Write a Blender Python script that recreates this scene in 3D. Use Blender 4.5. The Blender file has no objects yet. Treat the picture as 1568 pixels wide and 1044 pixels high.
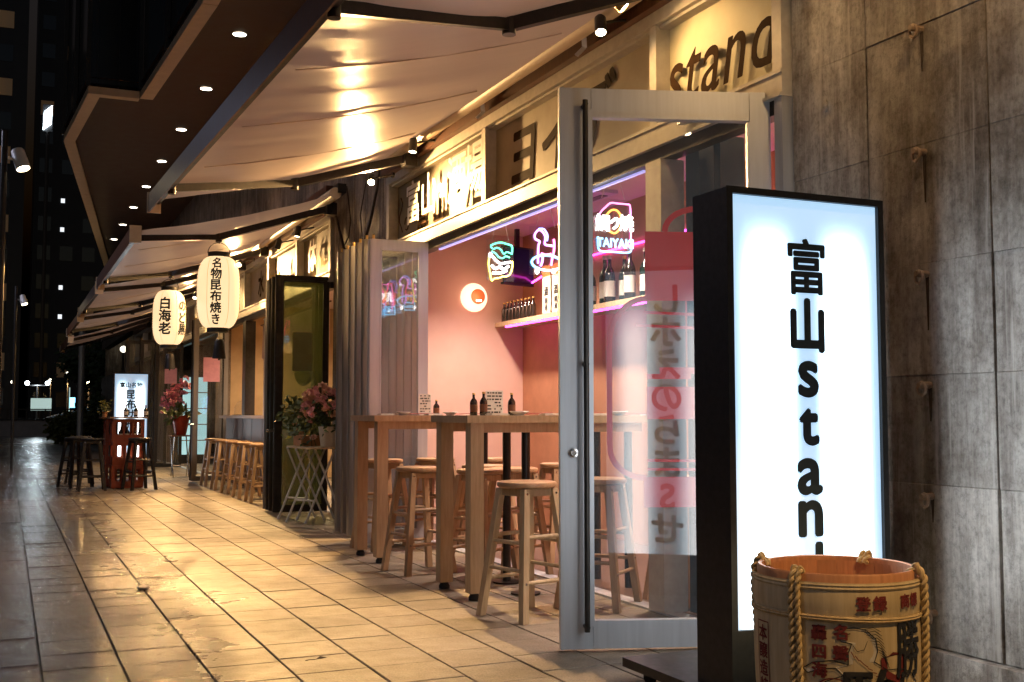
import bpy, bmesh, math, random
from mathutils import Vector, Matrix, Quaternion
random.seed(7)
R = math.radians
sc = bpy.context.scene
COL = sc.collection
# ------------------------------------------------------------------ camera
cd = bpy.data.cameras.new('camera'); cam = bpy.data.objects.new('camera', cd); COL.objects.link(cam)
cd.sensor_width = 36.0; cd.lens = 1718 / 1568 * 36; cd.clip_end = 2000; cd.clip_start = 0.05
YAW, PITCH = 0.4225, 0.0657
EYE = Vector((0, 0, 1.07))
cam.location = EYE
cam.rotation_euler = (math.pi / 2 + PITCH, 0, -YAW)
sc.camera = cam
# ------------------------------------------------------------------ night sky, moonlight, exposure
world = bpy.data.worlds.new('World'); sc.world = world; world.use_nodes = True
wn = world.node_tree.nodes; wl = world.node_tree.links
bg = wn['Background']
sky = wn.new('ShaderNodeTexSky'); sky.sky_type = 'NISHITA'; sky.sun_disc = False
sky.sun_elevation = R(-4.0); sky.sun_rotation = R(200)
wl.new(sky.outputs[0], bg.inputs[0]); bg.inputs[1].default_value = 0.6
sd = bpy.data.lights.new('moonlight', 'SUN'); sd.energy = 0.012; sd.angle = R(3); sd.color = (0.75, 0.85, 1.0)
so = bpy.data.objects.new('moonlight', sd); COL.objects.link(so); so.rotation_euler = (R(38), R(-14), R(30))
sc.view_settings.view_transform = 'Standard'; sc.view_settings.look = 'None'
sc.view_settings.exposure = 0.5; sc.view_settings.gamma = 1.0
sc.render.engine = 'CYCLES'
sc.cycles.use_denoising = True; sc.cycles.max_bounces = 8; sc.cycles.transparent_max_bounces = 24
sc.cycles.caustics_reflective = False; sc.cycles.caustics_refractive = False
sc.cycles.sample_clamp_indirect = 4.0

# ------------------------------------------------------------------ materials
MATS = {}
def newmat(name):
    m = bpy.data.materials.new(name); m.use_nodes = True; MATS[name] = m
    nt = m.node_tree; b = nt.nodes['Principled BSDF']
    return m, nt, b
def N(nt, t, **kw):
    n = nt.nodes.new(t)
    for k, v in kw.items(): setattr(n, k, v)
    return n
def ramp(nt, stops):
    r = N(nt, 'ShaderNodeValToRGB'); e = r.color_ramp.elements
    while len(e) < len(stops): e.new(0.5)
    for i, (p, c) in enumerate(stops):
        e[i].position = p; e[i].color = (c[0], c[1], c[2], 1) if not isinstance(c, (int, float)) else (c, c, c, 1)
    return r
def pm(name, c1, c2=None, scale=8.0, stretch=(1, 1, 1), rough=0.5, rvar=0.0, metal=0.0, bump=0.0, coat=0.0, coord='Object', rand=0.0, spec=0.5, detail=5.0):
    """procedural principled: noise between c1 and c2, roughness variation, bump, per-object value shift"""
    m, nt, b = newmat(name); L = nt.links
    b.inputs['Metallic'].default_value = metal; b.inputs['Roughness'].default_value = rough
    b.inputs['Specular IOR Level'].default_value = spec
    if coat: b.inputs['Coat Weight'].default_value = coat; b.inputs['Coat Roughness'].default_value = 0.1
    tc = N(nt, 'ShaderNodeTexCoord'); mp = N(nt, 'ShaderNodeMapping'); mp.inputs['Scale'].default_value = stretch
    L.new(tc.outputs[coord], mp.inputs[0])
    no = N(nt, 'ShaderNodeTexNoise'); no.inputs['Scale'].default_value = scale; no.inputs['Detail'].default_value = detail
    no.inputs['Roughness'].default_value = 0.6
    L.new(mp.outputs[0], no.inputs['Vector'])
    if rand:
        oi = N(nt, 'ShaderNodeObjectInfo'); vm = N(nt, 'ShaderNodeVectorMath', operation='SCALE'); cb = N(nt, 'ShaderNodeCombineXYZ')
        for i in range(3): L.new(oi.outputs['Random'], cb.inputs[i])
        vm.inputs[3].default_value = 37.0; L.new(cb.outputs[0], vm.inputs[0]); va = N(nt, 'ShaderNodeVectorMath', operation='ADD')
        L.new(mp.outputs[0], va.inputs[0]); L.new(vm.outputs[0], va.inputs[1]); L.new(va.outputs[0], no.inputs['Vector'])
    c2 = c2 or tuple(x * 0.8 for x in c1)
    rp = ramp(nt, [(0.3, c2), (0.7, c1)]); L.new(no.outputs[0], rp.inputs[0]); out = rp.outputs[0]
    if rand:
        mr = N(nt, 'ShaderNodeMapRange'); mr.inputs[3].default_value = 1 - rand; mr.inputs[4].default_value = 1 + rand
        L.new(oi.outputs['Random'], mr.inputs[0]); hs = N(nt, 'ShaderNodeHueSaturation'); L.new(mr.outputs[0], hs.inputs['Value'])
        L.new(out, hs.inputs['Color']); out = hs.outputs[0]
    L.new(out, b.inputs['Base Color'])
    if rvar:
        mr = N(nt, 'ShaderNodeMapRange'); mr.inputs[3].default_value = max(0.02, rough - rvar); mr.inputs[4].default_value = rough + rvar
        L.new(no.outputs[0], mr.inputs[0]); L.new(mr.outputs[0], b.inputs['Roughness'])
    if bump:
        bp = N(nt, 'ShaderNodeBump'); bp.inputs['Strength'].default_value = 0.6; bp.inputs['Distance'].default_value = bump
        L.new(no.outputs[0], bp.inputs['Height']); L.new(bp.outputs[0], b.inputs['Normal'])
    return m
def em(name, c, s, base=None, flicker=0.12, scale=9.0):
    m, nt, b = newmat(name); L = nt.links
    b.inputs['Base Color'].default_value = (*(base or c), 1); b.inputs['Roughness'].default_value = 0.4
    no = N(nt, 'ShaderNodeTexNoise'); no.inputs['Scale'].default_value = scale
    tc = N(nt, 'ShaderNodeTexCoord'); L.new(tc.outputs['Object'], no.inputs['Vector'])
    mr = N(nt, 'ShaderNodeMapRange'); mr.inputs[3].default_value = s * (1 - flicker); mr.inputs[4].default_value = s * (1 + flicker)
    L.new(no.outputs[0], mr.inputs[0]); L.new(mr.outputs[0], b.inputs['Emission Strength'])
    b.inputs['Emission Color'].default_value = (*c, 1)
    return m
def glass(name, tint=(1, 1, 1), refl=1.0, rough=0.01, dirt=0.04, dirtc=(0.6, 0.6, 0.6)):
    m, nt, b = newmat(name); L = nt.links; out = nt.nodes['Material Output']; nt.nodes.remove(b)
    tr = N(nt, 'ShaderNodeBsdfTransparent'); tr.inputs[0].default_value = (*tint, 1)
    gl = N(nt, 'ShaderNodeBsdfGlossy'); gl.inputs['Roughness'].default_value = rough
    lw = N(nt, 'ShaderNodeLayerWeight'); lw.inputs[0].default_value = 0.5
    pw = N(nt, 'ShaderNodeMath', operation='POWER'); pw.inputs[1].default_value = 4.0; L.new(lw.outputs['Facing'], pw.inputs[0])
    mu = N(nt, 'ShaderNodeMath', operation='MULTIPLY_ADD'); mu.inputs[1].default_value = 0.6; mu.inputs[2].default_value = 0.028 * refl; mu.use_clamp = True
    L.new(pw.outputs[0], mu.inputs[0])
    mx = N(nt, 'ShaderNodeMixShader'); L.new(mu.outputs[0], mx.inputs[0]); L.new(tr.outputs[0], mx.inputs[1]); L.new(gl.outputs[0], mx.inputs[2])
    df = N(nt, 'ShaderNodeBsdfDiffuse'); df.inputs[0].default_value = (*dirtc, 1)
    no = N(nt, 'ShaderNodeTexNoise'); no.inputs['Scale'].default_value = 3.0; no.inputs['Detail'].default_value = 6
    tc = N(nt, 'ShaderNodeTexCoord'); L.new(tc.outputs['Object'], no.inputs['Vector'])
    m2 = N(nt, 'ShaderNodeMath', operation='MULTIPLY'); m2.inputs[1].default_value = dirt * 2; L.new(no.outputs[0], m2.inputs[0])
    mx2 = N(nt, 'ShaderNodeMixShader'); L.new(m2.outputs[0], mx2.inputs[0]); L.new(mx.outputs[0], mx2.inputs[1]); L.new(df.outputs[0], mx2.inputs[2])
    L.new(mx2.outputs[0], out.inputs[0])
    return m

# paving: granite tiles, wet towards the road, drier under the awnings
def wet_mat(name, c_dry, c_wet, near_x=1.8, fade=1.4, tile=True):
    m, nt, b = newmat(name); L = nt.links
    ge = N(nt, 'ShaderNodeNewGeometry'); sx = N(nt, 'ShaderNodeSeparateXYZ'); L.new(ge.outputs['Position'], sx.inputs[0])
    big = N(nt, 'ShaderNodeTexNoise'); big.inputs['Scale'].default_value = 1.3; big.inputs['Detail'].default_value = 4
    fine = N(nt, 'ShaderNodeTexNoise'); fine.inputs['Scale'].default_value = 110; fine.inputs['Detail'].default_value = 4; fine.inputs['Roughness'].default_value = 0.7
    mid = N(nt, 'ShaderNodeTexNoise'); mid.inputs['Scale'].default_value = 9; mid.inputs['Detail'].default_value = 5
    for n in (big, fine, mid): L.new(ge.outputs['Position'], n.inputs['Vector'])
    # wetness 0..1: grows away from the shop front, broken up by noise
    mr = N(nt, 'ShaderNodeMapRange'); mr.inputs[1].default_value = near_x; mr.inputs[2].default_value = near_x - fade
    L.new(sx.outputs[0], mr.inputs[0])
    ad = N(nt, 'ShaderNodeMath', operation='ADD'); m1 = N(nt, 'ShaderNodeMapRange'); m1.inputs[1].default_value = 0.3; m1.inputs[2].default_value = 0.7
    m1.inputs[3].default_value = -0.30; m1.inputs[4].default_value = 0.30; L.new(big.outputs[0], m1.inputs[0])
    L.new(mr.outputs[0], ad.inputs[0]); L.new(m1.outputs[0], ad.inputs[1])
    m2 = N(nt, 'ShaderNodeMapRange'); m2.inputs[1].default_value = 0.35; m2.inputs[2].default_value = 0.65; m2.inputs[3].default_value = -0.12; m2.inputs[4].default_value = 0.12
    L.new(mid.outputs[0], m2.inputs[0]); ad2 = N(nt, 'ShaderNodeMath', operation='ADD'); ad2.use_clamp = True
    L.new(ad.outputs[0], ad2.inputs[0]); L.new(m2.outputs[0], ad2.inputs[1]); wet = ad2.outputs[0]
    mc = N(nt, 'ShaderNodeMix', data_type='RGBA'); L.new(wet, mc.inputs[0]); mc.inputs[6].default_value = (*c_dry, 1); mc.inputs[7].default_value = (*c_wet, 1)
    rp = ramp(nt, [(0.3, 0.55), (0.5, 0.98), (0.7, 1.3)]); L.new(fine.outputs[0], rp.inputs[0])
    mul = N(nt, 'ShaderNodeMix', data_type='RGBA', blend_type='MULTIPLY'); mul.inputs[0].default_value = 1.0
    L.new(mc.outputs[2], mul.inputs[6]); L.new(rp.outputs[0], mul.inputs[7]); col = mul.outputs[2]
    rp2 = ramp(nt, [(0.3, 0.8), (0.65, 1.08)]); L.new(mid.outputs[0], rp2.inputs[0])
    mul2 = N(nt, 'ShaderNodeMix', data_type='RGBA', blend_type='MULTIPLY'); mul2.inputs[0].default_value = 1.0
    L.new(col, mul2.inputs[6]); L.new(rp2.outputs[0], mul2.inputs[7]); col = mul2.outputs[2]
    if tile:
        oi = N(nt, 'ShaderNodeObjectInfo'); at = N(nt, 'ShaderNodeAttribute', attribute_name='tone')
        s_ = N(nt, 'ShaderNodeMath', operation='ADD'); L.new(oi.outputs['Random'], s_.inputs[0]); L.new(at.outputs['Fac'], s_.inputs[1])
        fr = N(nt, 'ShaderNodeMath', operation='FRACT'); L.new(s_.outputs[0], fr.inputs[0])
        mv = N(nt, 'ShaderNodeMapRange'); mv.inputs[3].default_value = 0.82; mv.inputs[4].default_value = 1.14; L.new(fr.outputs[0], mv.inputs[0])
        hs = N(nt, 'ShaderNodeHueSaturation'); L.new(mv.outputs[0], hs.inputs['Value']); L.new(col, hs.inputs['Color']); col = hs.outputs[0]
    vo = N(nt, 'ShaderNodeTexVoronoi'); vo.inputs['Scale'].default_value = 2.3; L.new(ge.outputs['Position'], vo.inputs['Vector'])
    vd = N(nt, 'ShaderNodeMath', operation='MULTIPLY_ADD'); vd.inputs[1].default_value = .12; L.new(mid.outputs[0], vd.inputs[0]); L.new(vo.outputs['Distance'], vd.inputs[2])
    rs = ramp(nt, [(0.085, 0.42), (0.10, 1.0)]); L.new(vd.outputs[0], rs.inputs[0])      # old gum and oil spots
    rl = ramp(nt, [(0.36, 0.62), (0.52, 1.0)]); L.new(big.outputs[0], rl.inputs[0])       # broad grime
    for q_ in (rs, rl):
        mq = N(nt, 'ShaderNodeMix', data_type='RGBA', blend_type='MULTIPLY'); mq.inputs[0].default_value = 1.0; L.new(col, mq.inputs[6]); L.new(q_.outputs[0], mq.inputs[7]); col = mq.outputs[2]
    L.new(col, b.inputs['Base Color'])
    mro = N(nt, 'ShaderNodeMapRange'); mro.inputs[3].default_value = 0.52; mro.inputs[4].default_value = 0.12; L.new(wet, mro.inputs[0])
    L.new(mro.outputs[0], b.inputs['Roughness'])
    bp = N(nt, 'ShaderNodeBump'); bp.inputs['Distance'].default_value = 0.0034; bp.inputs['Strength'].default_value = 0.85
    mh = N(nt, 'ShaderNodeMath', operation='MULTIPLY_ADD'); mh.inputs[1].default_value = 2.6; L.new(mid.outputs[0], mh.inputs[0]); L.new(fine.outputs[0], mh.inputs[2])
    L.new(mh.outputs[0], bp.inputs['Height'])
    L.new(bp.outputs[0], b.inputs['Normal'])
    return m
wet_mat('tile', (0.27, 0.222, 0.16), (0.10, 0.083, 0.08))
wet_mat('grout', (0.03, 0.024, 0.02), (0.018, 0.017, 0.017), tile=False)
wet_mat('asphalt', (0.05, 0.05, 0.05), (0.035, 0.035, 0.037), near_x=60, fade=1, tile=False)

# board-marked concrete: vertical streaks, stains, lime runs
def concrete(name, base, stain, rough=0.75):
    m, nt, b = newmat(name); L = nt.links
    ge = N(nt, 'ShaderNodeNewGeometry')
    def noise(scale, st, det=5, ro=0.6):
        mp = N(nt, 'ShaderNodeMapping'); mp.inputs['Scale'].default_value = st; L.new(ge.outputs['Position'], mp.inputs[0])
        n = N(nt, 'ShaderNodeTexNoise'); n.inputs['Scale'].default_value = scale; n.inputs['Detail'].default_value = det; n.inputs['Roughness'].default_value = ro
        L.new(mp.outputs[0], n.inputs['Vector']); return n
    streak = noise(11, (1, 1, 0.09), 7, .7); blot = noise(3.2, (1, 1, 0.8), 10, .72); fine = noise(48, (1, 1, 0.8), 8, .75); lime = noise(26, (1, 1, 0.045), 3)
    r1 = ramp(nt, [(0.34, stain), (0.60, base)]); L.new(streak.outputs[0], r1.inputs[0])
    r2 = ramp(nt, [(0.36, (0.42, 0.37, 0.33)), (0.5, (.8, .78, .76)), (0.64, (1.1, 1.1, 1.1))]); L.new(blot.outputs[0], r2.inputs[0])
    mu = N(nt, 'ShaderNodeMix', data_type='RGBA', blend_type='MULTIPLY'); mu.inputs[0].default_value = 1; L.new(r1.outputs[0], mu.inputs[6]); L.new(r2.outputs[0], mu.inputs[7])
    r3 = ramp(nt, [(0.34, 0.6), (0.5, 1.0), (0.68, 1.22)]); L.new(fine.outputs[0], r3.inputs[0])
    m2 = N(nt, 'ShaderNodeMix', data_type='RGBA', blend_type='MULTIPLY'); m2.inputs[0].default_value = 1; L.new(mu.outputs[2], m2.inputs[6]); L.new(r3.outputs[0], m2.inputs[7])
    r4 = ramp(nt, [(0.60, 0.0), (0.70, 0.6)]); L.new(lime.outputs[0], r4.inputs[0])
    m3 = N(nt, 'ShaderNodeMix', data_type='RGBA'); L.new(r4.outputs[0], m3.inputs[0]); L.new(m2.outputs[2], m3.inputs[6]); m3.inputs[7].default_value = (0.52, 0.5, 0.47, 1)
    oi = N(nt, 'ShaderNodeObjectInfo'); mv = N(nt, 'ShaderNodeMapRange'); mv.inputs[3].default_value = 0.84; mv.inputs[4].default_value = 1.14; L.new(oi.outputs['Random'], mv.inputs[0])
    hs = N(nt, 'ShaderNodeHueSaturation'); L.new(mv.outputs[0], hs.inputs['Value']); L.new(m3.outputs[2], hs.inputs['Color'])
    L.new(hs.outputs[0], b.inputs['Base Color']); b.inputs['Roughness'].default_value = rough
    ad = N(nt, 'ShaderNodeMath', operation='MULTIPLY_ADD'); ad.inputs[1].default_value = 0.7; L.new(streak.outputs[0], ad.inputs[0]); L.new(fine.outputs[0], ad.inputs[2])
    bp = N(nt, 'ShaderNodeBump'); bp.inputs['Distance'].default_value = 0.004; bp.inputs['Strength'].default_value = 0.8; L.new(ad.outputs[0], bp.inputs['Height']); L.new(bp.outputs[0], b.inputs['Normal'])
    return m
concrete('concrete', (0.52, 0.51, 0.49), (0.23, 0.21, 0.195))
concrete('concrete_brown', (0.30, 0.24, 0.19), (0.14, 0.11, 0.085))
pm('aluminium', (0.58, 0.61, 0.66), (0.48, 0.505, 0.55), 30, (1, 1, 0.05), rough=0.42, rvar=0.08, metal=0.55)
pm('cream_frame', (0.62, 0.58, 0.50), (0.5, 0.46, 0.40), 18, rough=0.45, rvar=0.1, metal=0.15)
pm('dark_frame', (0.05, 0.045, 0.042), (0.03, 0.028, 0.026), 20, rough=0.38, rvar=0.1, metal=0.6)
pm('bronze_frame', (0.32, 0.31, 0.31), (0.24, 0.23, 0.23), 20, (1, 1, 0.1), rough=0.33, rvar=0.08, metal=0.6)
pm('black_paint', (0.012, 0.012, 0.014), (0.02, 0.02, 0.022), 40, rough=0.45, rvar=0.12)
pm('black_metal', (0.02, 0.02, 0.021), (0.035, 0.03, 0.03), 25, rough=0.35, rvar=0.1, metal=0.4)
pm('rubber', (0.015, 0.015, 0.015), None, 30, rough=0.8)
pm('steel', (0.6, 0.6, 0.6), (0.45, 0.45, 0.45), 30, rough=0.25, rvar=0.08, metal=1.0)
pm('rust', (0.50, 0.40, 0.32), (0.28, 0.19, 0.14), 30, rough=0.8, bump=0.002)
pm('white_paint', (0.78, 0.77, 0.74), (0.66, 0.65, 0.62), 14, rough=0.45, rvar=0.1)
pm('wood', (0.52, 0.36, 0.215), (0.38, 0.24, 0.13), 9, (6, 6, 0.6), rough=0.42, rvar=0.1, bump=0.0006, rand=0.14)
pm('wood_pale', (0.60, 0.47, 0.29), (0.45, 0.33, 0.19), 9, (6, 6, 0.6), rough=0.5, rvar=0.1, bump=0.0006, rand=0.1)
pm('wood_seat', (0.52, 0.33, 0.18), (0.36, 0.21, 0.11), 7, (6, 1.0, 6), rough=0.35, rvar=0.1, bump=0.0004, rand=0.12)
pm('wood_dark', (0.16, 0.065, 0.03), (0.09, 0.035, 0.018), 8, (6, 6, 0.6), rough=0.4, rvar=0.1, bump=0.0006)
pm('cedar', (0.60, 0.30, 0.15), (0.45, 0.20, 0.09), 12, (5, 5, 0.35), rough=0.55, rvar=0.1, bump=0.0006, rand=0.15)
pm('straw', (0.70, 0.58, 0.36), (0.52, 0.41, 0.23), 42, (1, 1, 0.08), rough=0.7, bump=0.0022)
pm('rope', (0.64, 0.50, 0.28), (0.42, 0.31, 0.15), 60, rough=0.8, bump=0.002)
pm('red_ink', (0.22, 0.03, 0.025), (0.15, 0.02, 0.02), 40, rough=0.7)
pm('black_ink', (0.012, 0.012, 0.014), (0.03, 0.03, 0.03), 40, rough=0.6)
pm('white_ink', (0.72, 0.68, 0.58), (0.6, 0.55, 0.45), 30, rough=0.7)
pm('letter_dark', (0.018, 0.03, 0.04), (0.03, 0.045, 0.055), 30, rough=0.5)
pm('letter_brown', (0.045, 0.022, 0.008), (0.03, 0.015, 0.006), 20, rough=0.85, spec=0.08)
pm('letter_white', (0.82, 0.80, 0.74), (0.72, 0.7, 0.64), 20, rough=0.35)
pm('red_film', (0.78, 0.015, 0.012), (0.68, 0.012, 0.01), 12, rough=0.35)
pm('sign_board', (0.46, 0.40, 0.29), (0.36, 0.30, 0.21), 3.5, (1, 1, 1), rough=0.6, rvar=0.1, spec=.3)
pm('olive_board', (0.185, 0.15, 0.085), (0.13, 0.105, 0.06), 3.5, rough=0.6, rvar=0.1, spec=.3)
pm('stand_board', (0.70, 0.66, 0.48), (0.60, 0.55, 0.37), 3.5, rough=0.6, rvar=0.05, spec=.3)
pm('awning_cloth', (0.66, 0.60, 0.53), (0.58, 0.52, 0.45), 2.5, (0.6, 3, 1), rough=0.30, rvar=0.07, bump=0.010, spec=0.6)
pm('awning_stripe', (0.62, 0.56, 0.48), (0.36, 0.28, 0.2), 2.0, rough=0.34, rvar=0.06, bump=0.008)
pm('soffit_brown', (0.055, 0.024, 0.009), (0.042, 0.018, 0.007), 5, rough=0.55, rvar=0.1)
pm('trim_beige', (0.74, 0.60, 0.42), (0.64, 0.51, 0.35), 7, rough=0.4)
pm('curtain_glass', (0.012, 0.016, 0.018), (0.02, 0.022, 0.02), 1.5, rough=0.12, rvar=0.06)
pm('tower', (0.022, 0.024, 0.028), (0.014, 0.015, 0.018), 0.6, rough=0.5)
pm('pink_plaster', (0.80, 0.54, 0.44), (0.74, 0.48, 0.385), 4, rough=0.7, bump=0.001)
pm('clay_plaster', (0.52, 0.24, 0.13), (0.42, 0.19, 0.10), 5, rough=0.65, bump=0.0015)
pm('ceiling_paint', (0.72, 0.60, 0.56), (0.64, 0.53, 0.5), 3, rough=0.7)
pm('floor_dark', (0.16, 0.10, 0.08), (0.09, 0.06, 0.05), 6, rough=0.35, rvar=0.08)
pm('tan_plaster', (0.62, 0.44, 0.24), (0.5, 0.34, 0.18), 4, rough=0.7)
pm('cloth', (0.80, 0.64, 0.62), (0.7, 0.55, 0.53), 12, rough=0.85)
pm('paper', (0.74, 0.70, 0.64), (0.6, 0.56, 0.5), 30, rough=0.8)
pm('pink_paper', (0.72, 0.34, 0.42), (0.62, 0.28, 0.36), 20, rough=0.75)
pm('porcelain', (0.72, 0.72, 0.73), (0.6, 0.62, 0.66), 30, rough=0.15)
pm('bottle_dark', (0.012, 0.010, 0.009), (0.03, 0.018, 0.012), 9, rough=0.08, coat=0.5)
pm('bottle_green', (0.012, 0.03, 0.022), (0.01, 0.018, 0.014), 9, rough=0.08, coat=0.5)
pm('gold_cap', (0.75, 0.50, 0.16), (0.6, 0.38, 0.1), 9, rough=0.3, metal=0.6)
pm('orange_card', (0.70, 0.20, 0.05), (0.6, 0.15, 0.04), 9, rough=0.6)
pm('cream_card', (0.74, 0.66, 0.52), (0.66, 0.58, 0.44), 9, rough=0.6)
pm('red_lacquer', (0.34, 0.035, 0.015), (0.2, 0.02, 0.01), 8, rough=0.32, rvar=0.08)
pm('red_crate', (0.30, 0.06, 0.025), (0.22, 0.04, 0.018), 12, rough=0.4, rvar=0.08)
pm('leaf', (0.07, 0.10, 0.025), (0.035, 0.06, 0.015), 14, rough=0.5)
pm('leaf_yellow', (0.16, 0.15, 0.03), (0.09, 0.10, 0.02), 14, rough=0.5)
pm('petal_pink', (0.80, 0.42, 0.42), (0.7, 0.32, 0.34), 30, rough=0.6, rand=0.2)
pm('petal_peach', (0.84, 0.54, 0.38), (0.74, 0.42, 0.3), 30, rough=0.6, rand=0.2)
pm('petal_magenta', (0.70, 0.26, 0.36), (0.55, 0.18, 0.27), 30, rough=0.6)
pm('petal_yellow', (0.68, 0.60, 0.10), (0.5, 0.45, 0.08), 30, rough=0.6)
pm('terracotta', (0.55, 0.27, 0.12), (0.42, 0.2, 0.09), 12, rough=0.75)
pm('bark', (0.05, 0.035, 0.025), (0.03, 0.02, 0.015), 14, rough=0.9, bump=0.004)
pm('screen_blue', (0.01, 0.02, 0.08), (0.006, 0.012, 0.05), 5, rough=0.12)
pm('low_wall', (0.42, 0.36, 0.34), (0.32, 0.28, 0.26), 2, rough=0.7)
pm('pan_iron', (0.02, 0.018, 0.016), None, 20, rough=0.4, metal=0.5)
pm('acrylic', (0.75, 0.72, 0.72), None, 8, rough=0.1)
# things that give off light
em('lamp_warm', (1.0, 0.80, 0.48), 30)
em('bulb_warm', (1.0, 0.78, 0.42), 45)
em('downlight', (1.0, 0.88, 0.68), 14)
em('lantern_paper', (1.0, 0.70, 0.38), .80, (0.8, 0.7, 0.5), 0.06, 5)
em('neon_white', (1.0, 0.93, 0.9), 6); em('neon_green', (0.10, 0.95, 0.55), 2.6); em('neon_yellow', (0.98, 0.85, 0.16), 3.0)
em('neon_cyan', (0.20, 0.62, 1.0), 3.2); em('neon_blue', (0.28, 0.34, 1.0), 3.4); em('neon_violet', (0.75, 0.32, 1.0), 3.0); em('neon_pink', (1.0, 0.22, 0.62), 3.4)
em('neon_orange', (1.0, 0.42, 0.06), 3.0); em('neon_red', (1.0, 0.08, 0.16), 4.0); em('neon_magenta', (1.0, 0.06, 0.75), 7.0)
em('wall_glow', (1.0, 0.66, 0.48), 1.1); em('wall_glow_disc', (0.55, 0.13, 0.04), 0.35)
em('city_white', (0.8, 0.93, 1.0), 14); em('city_warm', (1.0, 0.75, 0.38), 22); em('city_dim', (0.95, 0.88, 0.7), 2.5); em('city_panel', (0.75, 1.0, 0.92), .35)
em('window_lit', (0.9, 0.95, 1.0), .8); em('window_warm', (1.0, 0.62, 0.3), 0.006, flicker=.9, scale=.15)
em('fridge_glow', (0.45, 0.80, 0.85), .5)
# back-lit acrylic of the light boxes: brighter down the two tubes
def lightbox_mat(name, strength, x0, x1, z0, z1):
    m, nt, b = newmat(name); L = nt.links
    tc = N(nt, 'ShaderNodeTexCoord'); sx = N(nt, 'ShaderNodeSeparateXYZ'); L.new(tc.outputs['Object'], sx.inputs[0])
    def bump1(center, width):
        a = N(nt, 'ShaderNodeMath', operation='SUBTRACT'); a.inputs[1].default_value = center; L.new(sx.outputs[0], a.inputs[0])
        c = N(nt, 'ShaderNodeMath', operation='ABSOLUTE'); L.new(a.outputs[0], c.inputs[0])
        d = N(nt, 'ShaderNodeMapRange', interpolation_type='SMOOTHERSTEP'); d.inputs[1].default_value = width; d.inputs[2].default_value = 0; d.inputs[3].default_value = 0; d.inputs[4].default_value = 1
        L.new(c.outputs[0], d.inputs[0]); return d.outputs[0]
    w = x1 - x0
    ad = N(nt, 'ShaderNodeMath', operation='ADD'); L.new(bump1(x0 + w * .24, w * .24), ad.inputs[0]); L.new(bump1(x0 + w * .76, w * .24), ad.inputs[1])
    zt = N(nt, 'ShaderNodeMapRange', interpolation_type='SMOOTHERSTEP'); zt.inputs[1].default_value = z1 - .02; zt.inputs[2].default_value = z1 - .42; L.new(sx.outputs[2], zt.inputs[0])
    mu = N(nt, 'ShaderNodeMath', operation='MULTIPLY'); L.new(ad.outputs[0], mu.inputs[0]); L.new(zt.outputs[0], mu.inputs[1])
    rp = ramp(nt, [(0, (0.46, 0.73, 1.0)), (0.30, (0.62, 0.86, 1.0)), (1, (1.0, 0.97, 0.95))]); L.new(mu.outputs[0], rp.inputs[0])
    L.new(rp.outputs[0], b.inputs['Emission Color'])
    mr = N(nt, 'ShaderNodeMapRange'); mr.inputs[3].default_value = strength * .145; mr.inputs[4].default_value = strength * 1.5; L.new(mu.outputs[0], mr.inputs[0])
    L.new(mr.outputs[0], b.inputs['Emission Strength']); b.inputs['Base Color'].default_value = (0.8, 0.82, 0.85, 1); b.inputs['Roughness'].default_value = 0.3
    return m
def awning_mat(name, c1, c2, tr=.38):
    m = pm(name, c1, c2, 2.5, (0.6, 3, 1), rough=0.36, rvar=0.06, bump=0.005, spec=0.38, detail=9.0); nt = m.node_tree; L = nt.links; b = nt.nodes['Principled BSDF']; out = nt.nodes['Material Output']
    t = N(nt, 'ShaderNodeBsdfTranslucent'); t.inputs[0].default_value = (.80, .66, .54, 1); mx = N(nt, 'ShaderNodeMixShader'); mx.inputs[0].default_value = tr
    L.new(b.outputs[0], mx.inputs[1]); L.new(t.outputs[0], mx.inputs[2]); L.new(mx.outputs[0], out.inputs[0])
for n_ in ('awning_cloth', 'awning_stripe'): bpy.data.materials.remove(MATS.pop(n_))
awning_mat('awning_cloth', (0.60, 0.51, 0.46), (0.50, 0.42, 0.38)); awning_mat('awning_stripe', (0.66, 0.60, 0.52), (0.40, 0.32, 0.24), .3)
glass('glass_clear', (0.97, 0.98, 0.98), 1.0, 0.0, 0.02)
glass('glass_door', (0.93, 0.95, 0.96), 2.6, 0.0, 0.03, (0.5, 0.6, 0.7))
glass('glass_dark', (0.80, 0.84, 0.70), 2.0, 0.02, 0.24, (0.46, 0.52, 0.18))
glass('glass_sign', (0.95, 0.95, 0.93), 1.6, 0.02, 0.04)

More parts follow.
